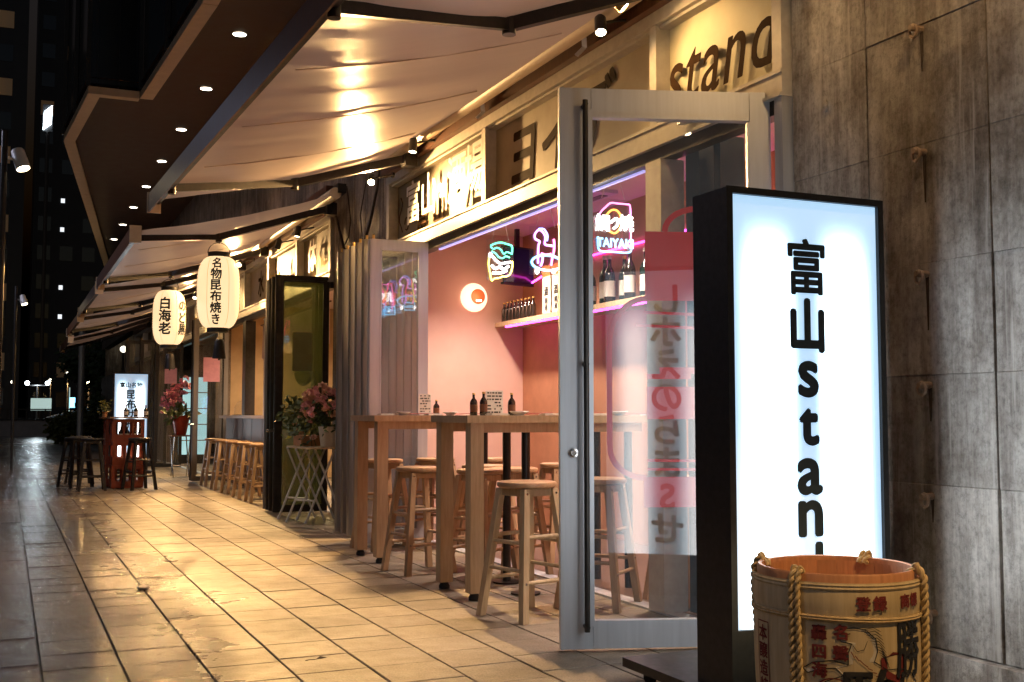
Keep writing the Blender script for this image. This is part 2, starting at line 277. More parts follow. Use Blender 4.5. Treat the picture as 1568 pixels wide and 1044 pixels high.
# ------------------------------------------------------------------ mesh helpers
class MB:
    def __init__(s): s.v = []; s.f = []; s.g = []
    def mark(s): s.g.append((len(s.v), len(s.f))); return s
    def add(s, vs, fs):
        n = len(s.v); s.v += [tuple(p) for p in vs]; s.f += [tuple(i + n for i in f) for f in fs]; return s
    def box(s, x0, x1, y0, y1, z0, z1):
        return s.add([(x0, y0, z0), (x1, y0, z0), (x1, y1, z0), (x0, y1, z0), (x0, y0, z1), (x1, y0, z1), (x1, y1, z1), (x0, y1, z1)],
                     [(0, 3, 2, 1), (4, 5, 6, 7), (0, 1, 5, 4), (1, 2, 6, 5), (2, 3, 7, 6), (3, 0, 4, 7)])
    def obox(s, o, u, v, w):  # o corner, u v w edge vectors (right-handed)
        o, u, v, w = map(Vector, (o, u, v, w)); P = [o, o + u, o + u + v, o + v, o + w, o + u + w, o + u + v + w, o + v + w]
        return s.add(P, [(0, 3, 2, 1), (4, 5, 6, 7), (0, 1, 5, 4), (1, 2, 6, 5), (2, 3, 7, 6), (3, 0, 4, 7)])
    def bar(s, a, b, w, h=None, up=(0, 0, 1)):
        a, b = Vector(a), Vector(b); h = h or w; d = (b - a).normalized(); up = Vector(up)
        if abs(d.dot(up)) > .98: up = Vector((0, 1, 0))
        r = d.cross(up).normalized(); t = r.cross(d)
        P = [p + r * (w / 2 * i) + t * (h / 2 * j) for p in (a, b) for i, j in ((-1, -1), (1, -1), (1, 1), (-1, 1))]
        return s.add(P, [(0, 3, 2, 1), (4, 5, 6, 7), (0, 1, 5, 4), (1, 2, 6, 5), (2, 3, 7, 6), (3, 0, 4, 7)])
    def tube(s, pts, r, n=8, closed=False, caps=True):
        pts = [Vector(p) for p in pts]; m = len(pts); rs = r if isinstance(r, (list, tuple)) else [r] * m
        rings = []; prev = None
        for i, p in enumerate(pts):
            if closed: d = (pts[(i + 1) % m] - pts[i - 1])
            else: d = pts[min(i + 1, m - 1)] - pts[max(i - 1, 0)]
            d = d.normalized() if d.length > 1e-9 else Vector((0, 0, 1))
            if prev is None:
                a = Vector((0, 0, 1)) if abs(d.z) < .9 else Vector((1, 0, 0)); x = d.cross(a).normalized()
            else:
                x = prev - d * prev.dot(d); x = x.normalized() if x.length > 1e-6 else d.orthogonal().normalized()
            prev = x; y = d.cross(x)
            rings.append([p + (x * math.cos(2 * math.pi * k / n) + y * math.sin(2 * math.pi * k / n)) * rs[i] for k in range(n)])
        fs = []; seg = m if closed else m - 1
        for i in range(seg):
            j = (i + 1) % m
            for k in range(n): fs.append((i * n + k, i * n + (k + 1) % n, j * n + (k + 1) % n, j * n + k))
        if caps and not closed: fs += [tuple(reversed(range(n))), tuple((m - 1) * n + k for k in range(n))]
        return s.add([p for q in rings for p in q], fs)
    def lathe(s, prof, c=(0, 0, 0), n=24, ax=None, caps=True):
        c = Vector(c); z = Vector(ax).normalized() if ax else Vector((0, 0, 1))
        x = z.orthogonal().normalized() if ax else Vector((1, 0, 0)); y = z.cross(x)
        V = [c + z * h + (x * math.cos(2 * math.pi * k / n) + y * math.sin(2 * math.pi * k / n)) * max(r, 1e-4) for r, h in prof for k in range(n)]
        F = [(i * n + k, i * n + (k + 1) % n, (i + 1) * n + (k + 1) % n, (i + 1) * n + k) for i in range(len(prof) - 1) for k in range(n)]
        if caps: F += [tuple(reversed(range(n))), tuple((len(prof) - 1) * n + k for k in range(n))]
        return s.add(V, F)
    def prism(s, poly, o, u, v, t):  # polygon (a,b) in plane o + a u + b v, extruded by vector t
        o, u, v, t = map(Vector, (o, u, v, t)); n = len(poly)
        P = [o + u * a + v * b for a, b in poly]; return s.add(P + [p + t for p in P], [tuple(reversed(range(n))), tuple(range(n, 2 * n))] + [(i, (i + 1) % n, n + (i + 1) % n, n + i) for i in range(n)])
    def blob(s, c, r, sub=1, jit=0.15):
        bm = bmesh.new(); bmesh.ops.create_icosphere(bm, subdivisions=sub, radius=1)
        rr = r if isinstance(r, (tuple, list)) else (r, r, r)
        V = [Vector((v.co.x * rr[0], v.co.y * rr[1], v.co.z * rr[2])) * (1 + random.uniform(-jit, jit)) + Vector(c) for v in bm.verts]
        F = [tuple(v.index for v in f.verts) for f in bm.faces]; bm.free(); return s.add(V, F)
    def text(s, body, size, place, bold=0.0, depth=0.0, vertical=False, pitch=1.05, shear=0.0, spacing=1.0, width=1.0, mirror=False):
        """place(x, y) or place(x, y, z): maps centred text coordinates to the world"""
        chars = list(body) if vertical else [body]; n = len(chars)
        def nrm(a, b):
            p0, p1, p2 = Vector(place(a, b)), Vector(place(a + .002, b)), Vector(place(a, b + .002)); q = (p1 - p0).cross(p2 - p0)
            return q.normalized() * .00012
        st = [(0, 0)] + ([(bold * math.cos(q * math.pi / 4), bold * math.sin(q * math.pi / 4)) for q in range(8)] if bold else [])
        for i, ch in enumerate(chars):
            V, F = text_data(ch, size, 0.0, shear, spacing)
            if not V: continue
            xs = [p[0] for p in V]; cx = (min(xs) + max(xs)) / 2
            if vertical:
                ys = [p[1] for p in V]; cy = (min(ys) + max(ys)) / 2; off = ((n - 1) / 2 - i) * size * pitch
            else: cy = size * .36; off = 0
            sg = -1 if mirror else 1; nn_ = nrm(0, off); s.mark()
            for q, (dx, dy) in enumerate(st):
                s.add([tuple(Vector(place((x - cx) * width * sg + dx, y - cy + off + dy)) + nn_ * q) for x, y in V], F)
        return s
    def mesh(s, name, mat, off=(0, 0, 0), smooth=False):
        me = bpy.data.meshes.new(name); ox, oy, oz = off
        me.from_pydata([(x - ox, y - oy, z - oz) for x, y, z in s.v], [], s.f); me.update()
        if mat is not None: me.materials.append(MATS[mat])
        if smooth:
            for p in me.polygons: p.use_smooth = True
            try: me.set_sharp_from_angle(angle=R(40))
            except Exception: pass
        return me
_tc = {}
def text_data(body, size, bold, shear, spacing):
    k = (body, size, bold, shear, spacing)
    if k in _tc: return _tc[k]
    c = bpy.data.curves.new('t', 'FONT'); c.body = body; c.size = size; c.offset = bold; c.shear = shear; c.space_character = spacing; c.resolution_u = 4; c.fill_mode = 'FRONT'
    o = bpy.data.objects.new('t', c); COL.objects.link(o); dg = bpy.context.evaluated_depsgraph_get()
    me = bpy.data.meshes.new_from_object(o.evaluated_get(dg))
    V = [(v.co.x, v.co.y) for v in me.vertices]; F = [tuple(p.vertices) for p in me.polygons]
    bpy.data.objects.remove(o); bpy.data.curves.remove(c); bpy.data.meshes.remove(me)
    _tc[k] = (V, F); return _tc[k]
def tag(o, label=None, cat=None, group=None, kind=None):
    if label: o['label'] = label
    if cat: o['category'] = cat
    if group: o['group'] = group
    if kind: o['kind'] = kind
    return o
def thing(name, label, cat, loc=(0, 0, 0), group=None):
    o = bpy.data.objects.new(name, None); COL.objects.link(o); o.location = loc; o.empty_display_size = 0.1
    return tag(o, label, cat, group)
def root_loc(p):
    while p.parent: p = p.parent
    return tuple(p.location)
def part(name, mb, mat, parent, smooth=False, label=None, kind=None, local=False):
    off = (0, 0, 0) if (local or parent is None) else root_loc(parent)
    o = bpy.data.objects.new(name, mb.mesh(name, mat, off, smooth)); COL.objects.link(o)
    if parent is not None: o.parent = parent
    if label: o['label'] = label
    if kind: o['kind'] = kind
    return o
def part_each(name, mb, mat, parent):
    """one part for every marked group of the builder (each letter or mark on its own)"""
    g = mb.g + [(len(mb.v), len(mb.f))]
    for (v0, f0), (v1, f1) in zip(g[:-1], g[1:]):
        if f1 == f0: continue
        q = MB(); q.v = mb.v[v0:v1]; q.f = [tuple(i - v0 for i in f) for f in mb.f[f0:f1]]; part(name, q, mat, parent)
def solo(name, mb, mat, label, cat, group=None, loc=(0, 0, 0), smooth=False):
    o = bpy.data.objects.new(name, mb.mesh(name, mat, loc, smooth)); COL.objects.link(o); o.location = loc
    return tag(o, label, cat, group)
def struct(name, mb, mat, parent=None):
    o = bpy.data.objects.new(name, mb.mesh(name, mat)); COL.objects.link(o)
    if parent: o.parent = parent
    else: o['kind'] = 'structure'
    return o
def copy_tree(o, loc=None, rz=None, label=None, parent=None):
    c = o.copy(); COL.objects.link(c); c.parent = parent
    if loc is not None: c.location = loc
    if rz is not None: c.rotation_euler = (0, 0, rz)
    if label: c['label'] = label
    for ch in o.children: copy_tree(ch, parent=c)
    return c
def light(name, kind, loc, energy, color, parent=None, radius=0.03, aim=None, size=None, blend=0.6):
    d = bpy.data.lights.new(name, kind); d.energy = energy; d.color = color; d.shadow_soft_size = radius
    o = bpy.data.objects.new(name, d); COL.objects.link(o); loc = Vector(loc)
    if parent: o.parent = parent; o.location = loc - Vector(root_loc(parent))
    else: o.location = loc
    if aim is not None: o.rotation_euler = (Vector(aim) - loc).to_track_quat('-Z', 'Y').to_euler()
    if size: d.spot_size = R(size); d.spot_blend = blend
    return o
WARM = (1.0, 0.58, 0.22)
def face_my(x, y, z):   # plane facing -Y (towards the camera): text x -> +X, y -> +Z
    return lambda a, b: (x + a, y, z + b)
def face_py(x, y, z):
    return lambda a, b: (x - a, y, z + b)
def face_mx(x, y, z):   # plane facing the street (-X): text x -> -Y
    return lambda a, b: (x, y - a, z + b)
# ================================================================== SETTING
XF = 3.28                                   # shop-front plane
struct('ground', MB().box(-300, 300, -60, 700, -0.5, -0.16), 'asphalt')
pave = struct('pavement', MB().box(-3.2, 5.2, -4, 46, -0.14, -0.010), 'grout')
struct('kerb', MB().box(-3.5, -3.2, -4, 46, -0.155, 0.0).box(-3.5, 5.2, 46, 46.3, -0.155, 0.0), 'low_wall')
# paving tiles: one raised piece each
def tile_geo(w, l):
    b = 0.0025; x, y = w / 2, l / 2
    V = [(-x, -y, -.016), (x, -y, -.016), (x, y, -.016), (-x, y, -.016), (-x, -y, -.004), (x, -y, -.004), (x, y, -.004), (-x, y, -.004),
         (-x + b, -y + b, 0), (x - b, -y + b, 0), (x - b, y - b, 0), (-x + b, y - b, 0)]
    F = [(0, 1, 5, 4), (1, 2, 6, 5), (2, 3, 7, 6), (3, 0, 4, 7), (4, 5, 9, 8), (5, 6, 10, 9), (6, 7, 11, 10), (7, 4, 8, 11), (8, 9, 10, 11)]
    return V, F
PX_, PY_ = 0.3185, 0.318
tiles = []
rt = random.Random(3)
for k in range(-11, 16):
    off = rt.choice([0, 0, 0.14, 0.17, -0.05]); xc = 0.160 + PX_ * (k + .5)
    long_ = k < 0
    py = PY_ * (2 if long_ else 1)
    n = int(49 / py)
    for j in range(n):
        yc = -3.6 + off + py * (j + .5)
        if yc > 45.5: continue
        tiles.append((xc, yc, long_))
def vis(t):
    x, y, lg = t
    if y < 3.6: return 1e9 + abs(y - 3.6) + abs(x)
    a = math.degrees(math.atan2(x, y)) - math.degrees(YAW)
    if x < -0.5 or abs(a) > 25.5 or x > 3.4: return 1e8 + x * x + y
    return (x * x + y * y) ** .5
tiles.sort(key=vis)
tV, tF = tile_geo(PX_ - .0085, PY_ - .004); tV2, tF2 = tile_geo(PX_ - .0085, 2 * PY_ - .004)
m1 = bpy.data.meshes.new('paving_tile'); m1.from_pydata(tV, [], tF); m1.materials.append(MATS['tile'])
m2 = bpy.data.meshes.new('paving_slab'); m2.from_pydata(tV2, [], tF2); m2.materials.append(MATS['tile'])
for (x, y, lg) in tiles[:300]:
    o = bpy.data.objects.new('paving_tile', m2 if lg else m1); COL.objects.link(o); o.parent = pave
    o.location = (x, y, rt.uniform(-.0012, .0012)); o.rotation_euler = (rt.gauss(0, .0022), rt.gauss(0, .0022), 0)
mb = MB(); tones = []
for (x, y, lg) in tiles[300:]:
    V, F = (tV2, tF2) if lg else (tV, tF); dz = rt.uniform(-.0012, .0012); tx, ty = rt.gauss(0, .0022), rt.gauss(0, .0022)
    mb.add([(a + x, b + y, c + dz + a * ty + b * tx) for a, b, c in V], F); tones += [rt.random()] * len(V)
o = part('far_paving_tiles', mb, 'tile', pave, kind='stuff')
at = o.data.attributes.new('tone', 'FLOAT', 'POINT'); at.data.foreach_set('value', tones)
struct('road', MB().box(-300, 300, 46.3, 700, -0.156, -0.150), 'asphalt')

# ------------------------------------------------------------------ concrete wall on the right
cw = thing('concrete_wall', 'stained board-marked concrete wall behind the large white light box', 'wall', (3.4, 0, 0))
part('backing', MB().box(XF + .012, XF + .3, -3, 4.12, 0, 5.48), 'concrete', cw)
part('plinth', MB().box(XF - .045, XF + .012, -3, 4.1, 0, 0.175), 'concrete', cw)
ycuts = [4.135, 3.64, 3.0, 2.36, 1.72, 1.08, .44, -.2, -.84, -1.48, -2.12, -3.0]; zcuts = [.18, .80, 1.225, 1.665, 2.14, 2.62, 3.10, 3.58, 4.06, 4.54, 5.02, 5.48]
rp_ = random.Random(5)
for i in range(len(ycuts) - 1):
    for j in range(len(zcuts) - 1):
        g = .005; dx = rp_.uniform(-.004, .004); x0 = XF + dx; y0, y1, z0, z1 = ycuts[i + 1] + g, ycuts[i] - g, zcuts[j] + .0006, zcuts[j + 1] - .0006
        b_ = .0015
        V = [(XF + .02, y0, z0), (XF + .02, y1, z0), (XF + .02, y1, z1), (XF + .02, y0, z1), (x0 + b_, y0, z0), (x0 + b_, y1, z0), (x0 + b_, y1, z1), (x0 + b_, y0, z1),
             (x0, y0 + b_, z0 + .0015), (x0, y1 - b_, z0 + .0015), (x0, y1 - b_, z1 - .0015), (x0, y0 + b_, z1 - .0015)]
        F = [(0, 1, 5, 4), (1, 2, 6, 5), (2, 3, 7, 6), (3, 0, 4, 7), (4, 5, 9, 8), (5, 6, 10, 9), (6, 7, 11, 10), (7, 4, 8, 11), (8, 9, 10, 11)]
        part('concrete_panel', MB().add(V, [tuple(reversed(f)) for f in F]), 'concrete', cw)
for yy in (3.32, 2.04, .76, -.52):
    for zz in (2.60, 2.105, 1.62, 1.185, .755, .31, 3.08, 3.56):
        hk = part('tie_bolt', MB().tube([(XF + .01, yy, zz), (XF - .05, yy, zz), (XF - .062, yy, zz)], [.014, .014, .011], 8)
             .tube([(XF - .045 + .0 * a, yy + .020 * math.cos(a), zz - .014 + .026 * math.sin(a)) for a in [q * math.pi / 4 for q in range(8)]], .007, 6, closed=True), 'rust', cw, smooth=True)
pm('shadow_stain', (0.075, 0.052, 0.04), (0.04, 0.03, 0.024), 30, rough=0.85)
for yy in (3.32, 2.04):  # dark strips painting in the bolts' cast shadows, with some stain
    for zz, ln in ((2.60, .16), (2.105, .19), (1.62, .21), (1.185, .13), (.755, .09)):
        part('shadow_stain_run', MB().prism([(-.008, 0), (.008, 0), (.006, -ln * .6), (.002, -ln), (-.002, -ln), (-.005, -ln * .5)], (XF - .0045, yy, zz - .01), (0, -1, 0), (0, 0, 1), (.0035, 0, 0)), 'shadow_stain', cw)
for zz in (2.44, 1.98): part('tie_patch', MB().blob((XF - .002, 3.9, zz), (.008, .02, .03), 2, .1), 'concrete', cw)

# ------------------------------------------------------------------ overhanging building: soffit, trim, dark glass
ob = thing('overhanging_building', 'dark glazed building overhanging the awnings with beige edge trim', 'building', (3.4, 16, 5.5))
ZS = 5.5
plan = [(1.95, -4), (1.79, 12.08), (1.58, 16.16), (0.90, 16.16), (0.72, 19.2), (2.27, 32.9), (3.9, 47)]
n = len(plan)
sf = part('soffit', MB().add([(x, y, ZS) for x, y in plan] + [(12, 47, ZS), (12, -4, ZS)] + [(x, y, ZS + .2) for x, y in plan] + [(12, 47, ZS + .2), (12, -4, ZS + .2)],
     [tuple(range(n + 2)), tuple(reversed(range(n + 2, 2 * n + 4)))]), 'soffit_brown', ob)
for i in range(n - 1):      # beige edge strip, each straight run a piece
    a, b = Vector((*plan[i], 0)), Vector((*plan[i + 1], 0)); d = (b - a).normalized(); nn = Vector((d.y, -d.x, 0)); L_ = (b - a).length
    k = max(1, int(L_ / 4.2))
    for q in range(k):
        p0 = a + d * (L_ * q / k + .008); p1 = a + d * (L_ * (q + 1) / k - .008)
        part('edge_trim', MB().add([p0 + Vector((0, 0, ZS - .035)), p1 + Vector((0, 0, ZS - .035)), p1 + nn * .17 + Vector((0, 0, ZS - .03)), p0 + nn * .17 + Vector((0, 0, ZS - .03)),
             p0 + Vector((0, 0, ZS + .07)), p1 + Vector((0, 0, ZS + .07)), p1 + nn * .17 + Vector((0, 0, ZS + .01)), p0 + nn * .17 + Vector((0, 0, ZS + .01))],
             [(0, 1, 2, 3), (4, 7, 6, 5), (0, 4, 5, 1), (1, 5, 6, 2), (2, 6, 7, 3), (3, 7, 4, 0)]), 'trim_beige', ob)
    # glazed wall above this edge, panel by panel
    m_ = max(1, int(L_ / 1.5)); w_in = nn * .03
    for q in range(m_):
        p0 = a + d * (L_ * q / m_ + .03) + w_in; p1 = a + d * (L_ * (q + 1) / m_ - .03) + w_in
        if p0.y < 6: continue
        for lv in range(3):
            z0, z1 = ZS + .12 + lv * 3.6, ZS + .12 + lv * 3.6 + 3.5
            part('curtain_pane', MB().add([p0 + Vector((0, 0, z0)), p1 + Vector((0, 0, z0)), p1 + Vector((0, 0, z1)), p0 + Vector((0, 0, z1))] +
                 [p0 + nn * .03 + Vector((0, 0, z0)), p1 + nn * .03 + Vector((0, 0, z0)), p1 + nn * .03 + Vector((0, 0, z1)), p0 + nn * .03 + Vector((0, 0, z1))],
                 [(0, 3, 2, 1), (4, 5, 6, 7), (0, 1, 5, 4), (1, 2, 6, 5), (2, 3, 7, 6), (3, 0, 4, 7)]), 'curtain_glass', ob)
        pa = a + d * (L_ * q / m_)
        part('mullion', MB().bar(pa + Vector((0, 0, ZS + .07)), pa + Vector((0, 0, ZS + 11)), .055, .10), 'dark_frame', ob)
    part('wall_core', MB().add([a + nn * .12 + Vector((0, 0, ZS + .05)), b + nn * .12 + Vector((0, 0, ZS + .05)), b + nn * .12 + Vector((0, 0, ZS + 11)), a + nn * .12 + Vector((0, 0, ZS + 11)),
        a + nn * .4 + Vector((0, 0, ZS + .05)), b + nn * .4 + Vector((0, 0, ZS + .05)), b + nn * .4 + Vector((0, 0, ZS + 11)), a + nn * .4 + Vector((0, 0, ZS + 11))],
        [(0, 3, 2, 1), (4, 5, 6, 7), (2, 3, 7, 6), (0, 1, 5, 4)]), 'tower', ob)
for j in range(-4, 8):
    yy = 13.0 + 2.4 * j
    dl = part('downlight', MB().lathe([(.075, -.004), (.066, -.004)], (2.36, yy, ZS), 20, caps=False).lathe([(.001, -.006), (.062, -.006)], (2.36, yy, ZS), 20, caps=False), 'downlight', ob)
    light('downlight_lamp', 'SPOT', (2.36, yy, ZS - .03), 48, (1, .62, .44), ob, .05, (2.36, yy, 0), 95, .8)
part('front_wall', MB().box(XF + .09, XF + .35, 4.13, 47, 3.62, 5.5).box(XF + .02, XF + .3, -3, 4.12, 5.48, 5.5), 'concrete_brown', ob)
part('end_wall', MB().box(3.5, 9, 46.8, 47, 0, 5.5), 'concrete_brown', ob)
# concrete pillars between the shops
def pillar(y0, y1, label):
    t = thing('concrete_pillar', label, 'pillar', (XF, (y0 + y1) / 2, 0), 'concrete pillars between the shops')
    part('core', MB().box(XF + .02, XF + .10, y0, y1, 0, 3.62), 'concrete_brown', t)
    w = .19; k = int((y1 - y0) / w)
    for i in range(k):
        a = y0 + (y1 - y0) * i / k; b = y0 + (y1 - y0) * (i + 1) / k; dx = rp_.uniform(-.006, .006)
        part('board_mark', MB().box(XF - .01 + dx, XF + .02, a + .003, b - .003, 0.0, 3.62), 'concrete_brown', t)
    return t
pillar(10.12, 12.10, 'board-marked concrete pillar with a bare vine beside the stacked folding doors')
pillar(18.92, 19.7, 'concrete pillar behind the far pink orchid stand')
pillar(26.2, 27.0, 'farthest concrete pillar near the end of the awnings')
vn = thing('vine', 'bare dark vine hanging on the concrete pillar', 'vine', (XF - .03, 11, 3))
part('stem', MB().tube([(XF - .03, 12.0, 3.32), (XF - .04, 11.6, 2.86), (XF - .05, 11.25, 2.62), (XF - .05, 11.05, 2.60), (XF - .04, 10.85, 2.78), (XF - .05, 10.6, 2.98), (XF - .04, 10.4, 3.3), (XF - .04, 10.3, 3.6)], [.012, .014, .015, .016, .014, .014, .012, .01], 6), 'bark', vn, True)
part('twig', MB().tube([(XF - .04, 11.5, 3.5), (XF - .05, 11.3, 3.1), (XF - .04, 11.4, 2.95), (XF - .03, 11.6, 2.88)], .007, 5), 'bark', vn, True)
part('twig', MB().tube([(XF - .05, 10.85, 2.8), (XF - .05, 10.95, 3.1), (XF - .04, 10.8, 3.4)], .006, 5), 'bark', vn, True)

# ================================================================== SHOP FRONTS
def front(y0, y1, posts, label, dark=False):
    t = thing('shop_front', label, 'shop front', (XF, (y0 + y1) / 2, 0))
    fm = 'cream_frame'
    part('head_beam', MB().box(XF - .05, XF + .09, y0, y1, 2.545, 2.672), fm, t)
    part('head_groove', MB().box(XF - .057, XF - .05, y0, y1, 2.655, 2.672).box(XF - .062, XF - .05, y0, y1, 2.545, 2.56), fm, t)
    part('door_track', MB().box(XF - .03, XF + .05, y0 + .02, y1 - .02, 2.475, 2.545), 'dark_frame', t)
    part('top_rail', MB().box(XF - .05, XF + .09, y0, y1, 3.235, 3.31), fm, t)
    part('upper_beam', MB().box(XF - .10, XF + .09, y0, y1, 3.312, 3.62), 'wood_dark', t)
    part('floor_track', MB().box(XF - .04, XF + .06, y0 + .02, y1 - .02, .001, .012), 'aluminium', t)
    for p in posts: part('transom_post', MB().box(XF - .046, XF + .08, p - .035, p + .035, 2.673, 3.234), fm, t)
    return t
def transom(t, y0, y1, board, txt, size, mat, bold=.0, off=.05, vert=False, shear=0, spacing=1, zc=2.96, yc=None, width=1.0):
    part('sign_board', MB().box(XF + .045, XF + .07, y0, y1, 2.673, 3.234), board, t)
    part('bead', MB().box(XF - .02, XF + .045, y0, y1, 2.673, 2.69), 'cream_frame', t); part('bead', MB().box(XF - .02, XF + .045, y0, y1, 3.217, 3.234), 'cream_frame', t)
    if txt:
        yc = (y0 + y1) / 2 if yc is None else yc
        m_ = MB()
        m_.text(txt, size, face_mx(XF + .045 - off, yc, zc), bold, spacing=spacing, shear=shear, width=width)
        part_each('letter', m_, mat, t)
sf1 = front(4.14, 10.10, [4.18, 5.28, 7.72, 10.06], 'cream framed shop front with painted transom signs above open pink bar')
transom(sf1, 4.215, 5.245, 'stand_board', 'stand', .50, 'letter_brown', .0035, .03, shear=.25, spacing=1.08, zc=2.935, width=.84)
transom(sf1, 5.315, 7.685, 'sign_board', 'ヨイデ', .52, 'letter_brown', .012, .004, spacing=1.05, zc=2.93, yc=6.62, shear=.1)
transom(sf1, 7.755, 10.025, 'olive_board', '', .4, 'letter_white')
for ch, sz, yy, zz in (('富', .40, 9.38, 2.955), ('山', .40, 8.98, 2.955), ('×', .26, 8.64, 2.94), ('酒', .42, 8.32, 2.97), ('場', .42, 7.94, 2.98)):
    part('standing_letter', MB().text(ch, sz, face_mx(XF - .03, yy, zz), .006), 'letter_white', sf1)

m_ = MB(); m_.text('富', .30, face_mx(XF + .040, 9.34, 2.80), .006); m_.text('山', .30, face_mx(XF + .040, 8.9, 2.82), .006)
m_.mark().tube([(XF + .042, 9.93 - .05 * math.sin(a * 1.3), 3.1 - a * .055) for a in range(7)], .006, 5).mark().tube([(XF + .042, 9.76 + .05 * math.cos(a), 2.83 + .06 * math.sin(a)) for a in [q * .6 for q in range(10)]], .006, 5)
part_each('painted_mark', m_, 'letter_brown', sf1)
part('door_post', MB().box(XF - .05, XF + .10, 5.20, 5.36, .012, 2.474), 'cream_frame', sf1)
part('door_jamb', MB().box(XF - .05, XF + .10, 4.142, 4.20, .012, 2.544), 'aluminium', sf1)
part('inner_jamb', MB().box(XF + .105, XF + .26, 5.06, 5.19, .012, 2.54).box(XF + .105, XF + .26, 4.86, 4.92, .012, 2.54), 'dark_frame', sf1)
part('closer_arm', MB().bar((3.02, 4.5, 2.555), (3.2, 4.95, 2.60), .035, .014).bar((3.2, 4.95, 2.60), (3.30, 4.6, 2.60), .03, .012), 'aluminium', sf1)

em('track_glow', (0.55, 0.48, 1.0), .8)
part('track_light', MB().box(XF + .02, XF + .04, 5.5, 8.85, 2.462, 2.474), 'track_glow', sf1)
# ------------------------------------------------------------------ open glass door
A = Vector((2.31, 4.61, 0)); B = Vector((3.26, 4.28, 0)); DU = (B - A).normalized(); DN = Vector((DU.y, -DU.x, 0)); DW = (B - A).length  # DN faces the camera
dr = thing('glass_door', 'aluminium framed glass door standing open with a red lantern print', 'door', A)
def dbox(u0, u1, z0, z1, n0, n1):
    return MB().obox(A + DU * u0 + DN * n0 + Vector((0, 0, z0)), DU * (u1 - u0), DN * (n1 - n0), Vector((0, 0, z1 - z0)))
def dpl(n0):
    return lambda u, z: tuple(A + DU * u + DN * n0 + Vector((0, 0, z)))
H0, H1 = .015, 2.59
lk = part('lock_stile', dbox(0, .15, H0, H1, -.028, .022), 'aluminium', dr)
part('stile_ridge', dbox(0.0, .02, H0, H1, .022, .03), 'aluminium', lk); part('glazing_bead', dbox(.135, .155, H0 + .1, H1 - .1, -.02, .029), 'aluminium', lk)
part('hinge_stile', dbox(DW - .10, DW, H0, H1, -.028, .022), 'aluminium', dr)
part('top_rail', dbox(.152, DW - .102, H1 - .125, H1 - .001, -.026, .020), 'aluminium', dr)
part('bottom_rail', dbox(.152, DW - .102, H0 + .001, H0 + .125, -.026, .020), 'aluminium', dr)
part('pane', dbox(.15, DW - .10, H0 + .12, H1 - .12, -.006, 0), 'glass_door', dr)
part('bead_strip', dbox(.155, DW - .105, H1 - .14, H1 - .126, -.02, .03).obox(A + DU * (DW - .115) + Vector((0, 0, H0 + .13)), DU * .012, DN * .03, Vector((0, 0, 2.3))), 'aluminium', dr)
hd = part('pull_handle', MB().tube([dpl(.07)(.115, .10), dpl(.07)(.115, 2.52)], .0125, 12), 'dark_frame', dr, True)
for z in (.12, 1.3, 2.5): part('handle_mount', MB().tube([dpl(.0)(.115, z), dpl(.078)(.115, z)], .013, 8), 'black_metal', hd, True)
part('lock_cylinder', MB().lathe([(.021, 0), (.021, .012), (.012, .014), (.010, .010)], dpl(.022)(.062, .897), 18, tuple(DN)), 'steel', dr, True)
# red lantern print on the pane
pr = MB()
def strip(pts, w, n0=-.0075):
    """flat ribbon on the pane"""
    P = [Vector((p[0], p[1], 0)) for p in pts]; V = []
    for i, p in enumerate(P):
        d = (P[min(i + 1, len(P) - 1)] - P[max(i - 1, 0)]).normalized(); q = Vector((-d.y, d.x, 0)) * w / 2
        V += [dpl(n0)((p + q).x, (p + q).y), dpl(n0)((p - q).x, (p - q).y)]
    return V, [(2 * i, 2 * i + 1, 2 * i + 3, 2 * i + 2) for i in range(len(P) - 1)]
cu = .66   # lantern axis
def rect(u0, u1, z0, z1, n0=-.0085): return [dpl(n0)(u0, z0), dpl(n0)(u1, z0), dpl(n0)(u1, z1), dpl(n0)(u0, z1)], [(0, 1, 2, 3)]
pr.add(*rect(.405, 2 * cu - .405 - .05, 1.60, 1.925)); pr.add(*rect(.392, 2 * cu - .44, .645, .785)); pr.add(*rect(.41, .86, 1.05, 1.20)); pr.add(*rect(.41, .62, 1.235, 1.26)); pr.add(*rect(.47, .86, 1.26, 1.29))
pr.add(*strip([(cu + .16 * math.cos(a), 1.925 + .11 * math.sin(a)) for a in [math.pi * q / 14 for q in range(15)]], .028))
body = [(.42, 1.61)] + [(.42 - .185 * math.sin(q * math.pi / 20), 1.40 + .21 * math.cos(q * math.pi / 20)) for q in range(1, 11)] + [(.235, .95)] + [(.235 + .17 * (1 - math.cos(q * math.pi / 20)), .92 - .14 * math.sin(q * math.pi / 20)) for q in range(1, 11)]
pr.add(*strip(body, .026)); pr.add(*strip([(.40, 1.545), (.86, 1.53)], .014)); pr.add(*strip([(.36, 1.485), (.86, 1.465)], .014)); pr.add(*strip([(.41, .86), (.86, .855)], .013)); pr.add(*strip([(.41, .82), (.86, .815)], .013))
part('lantern_print', pr, 'red_film', dr)

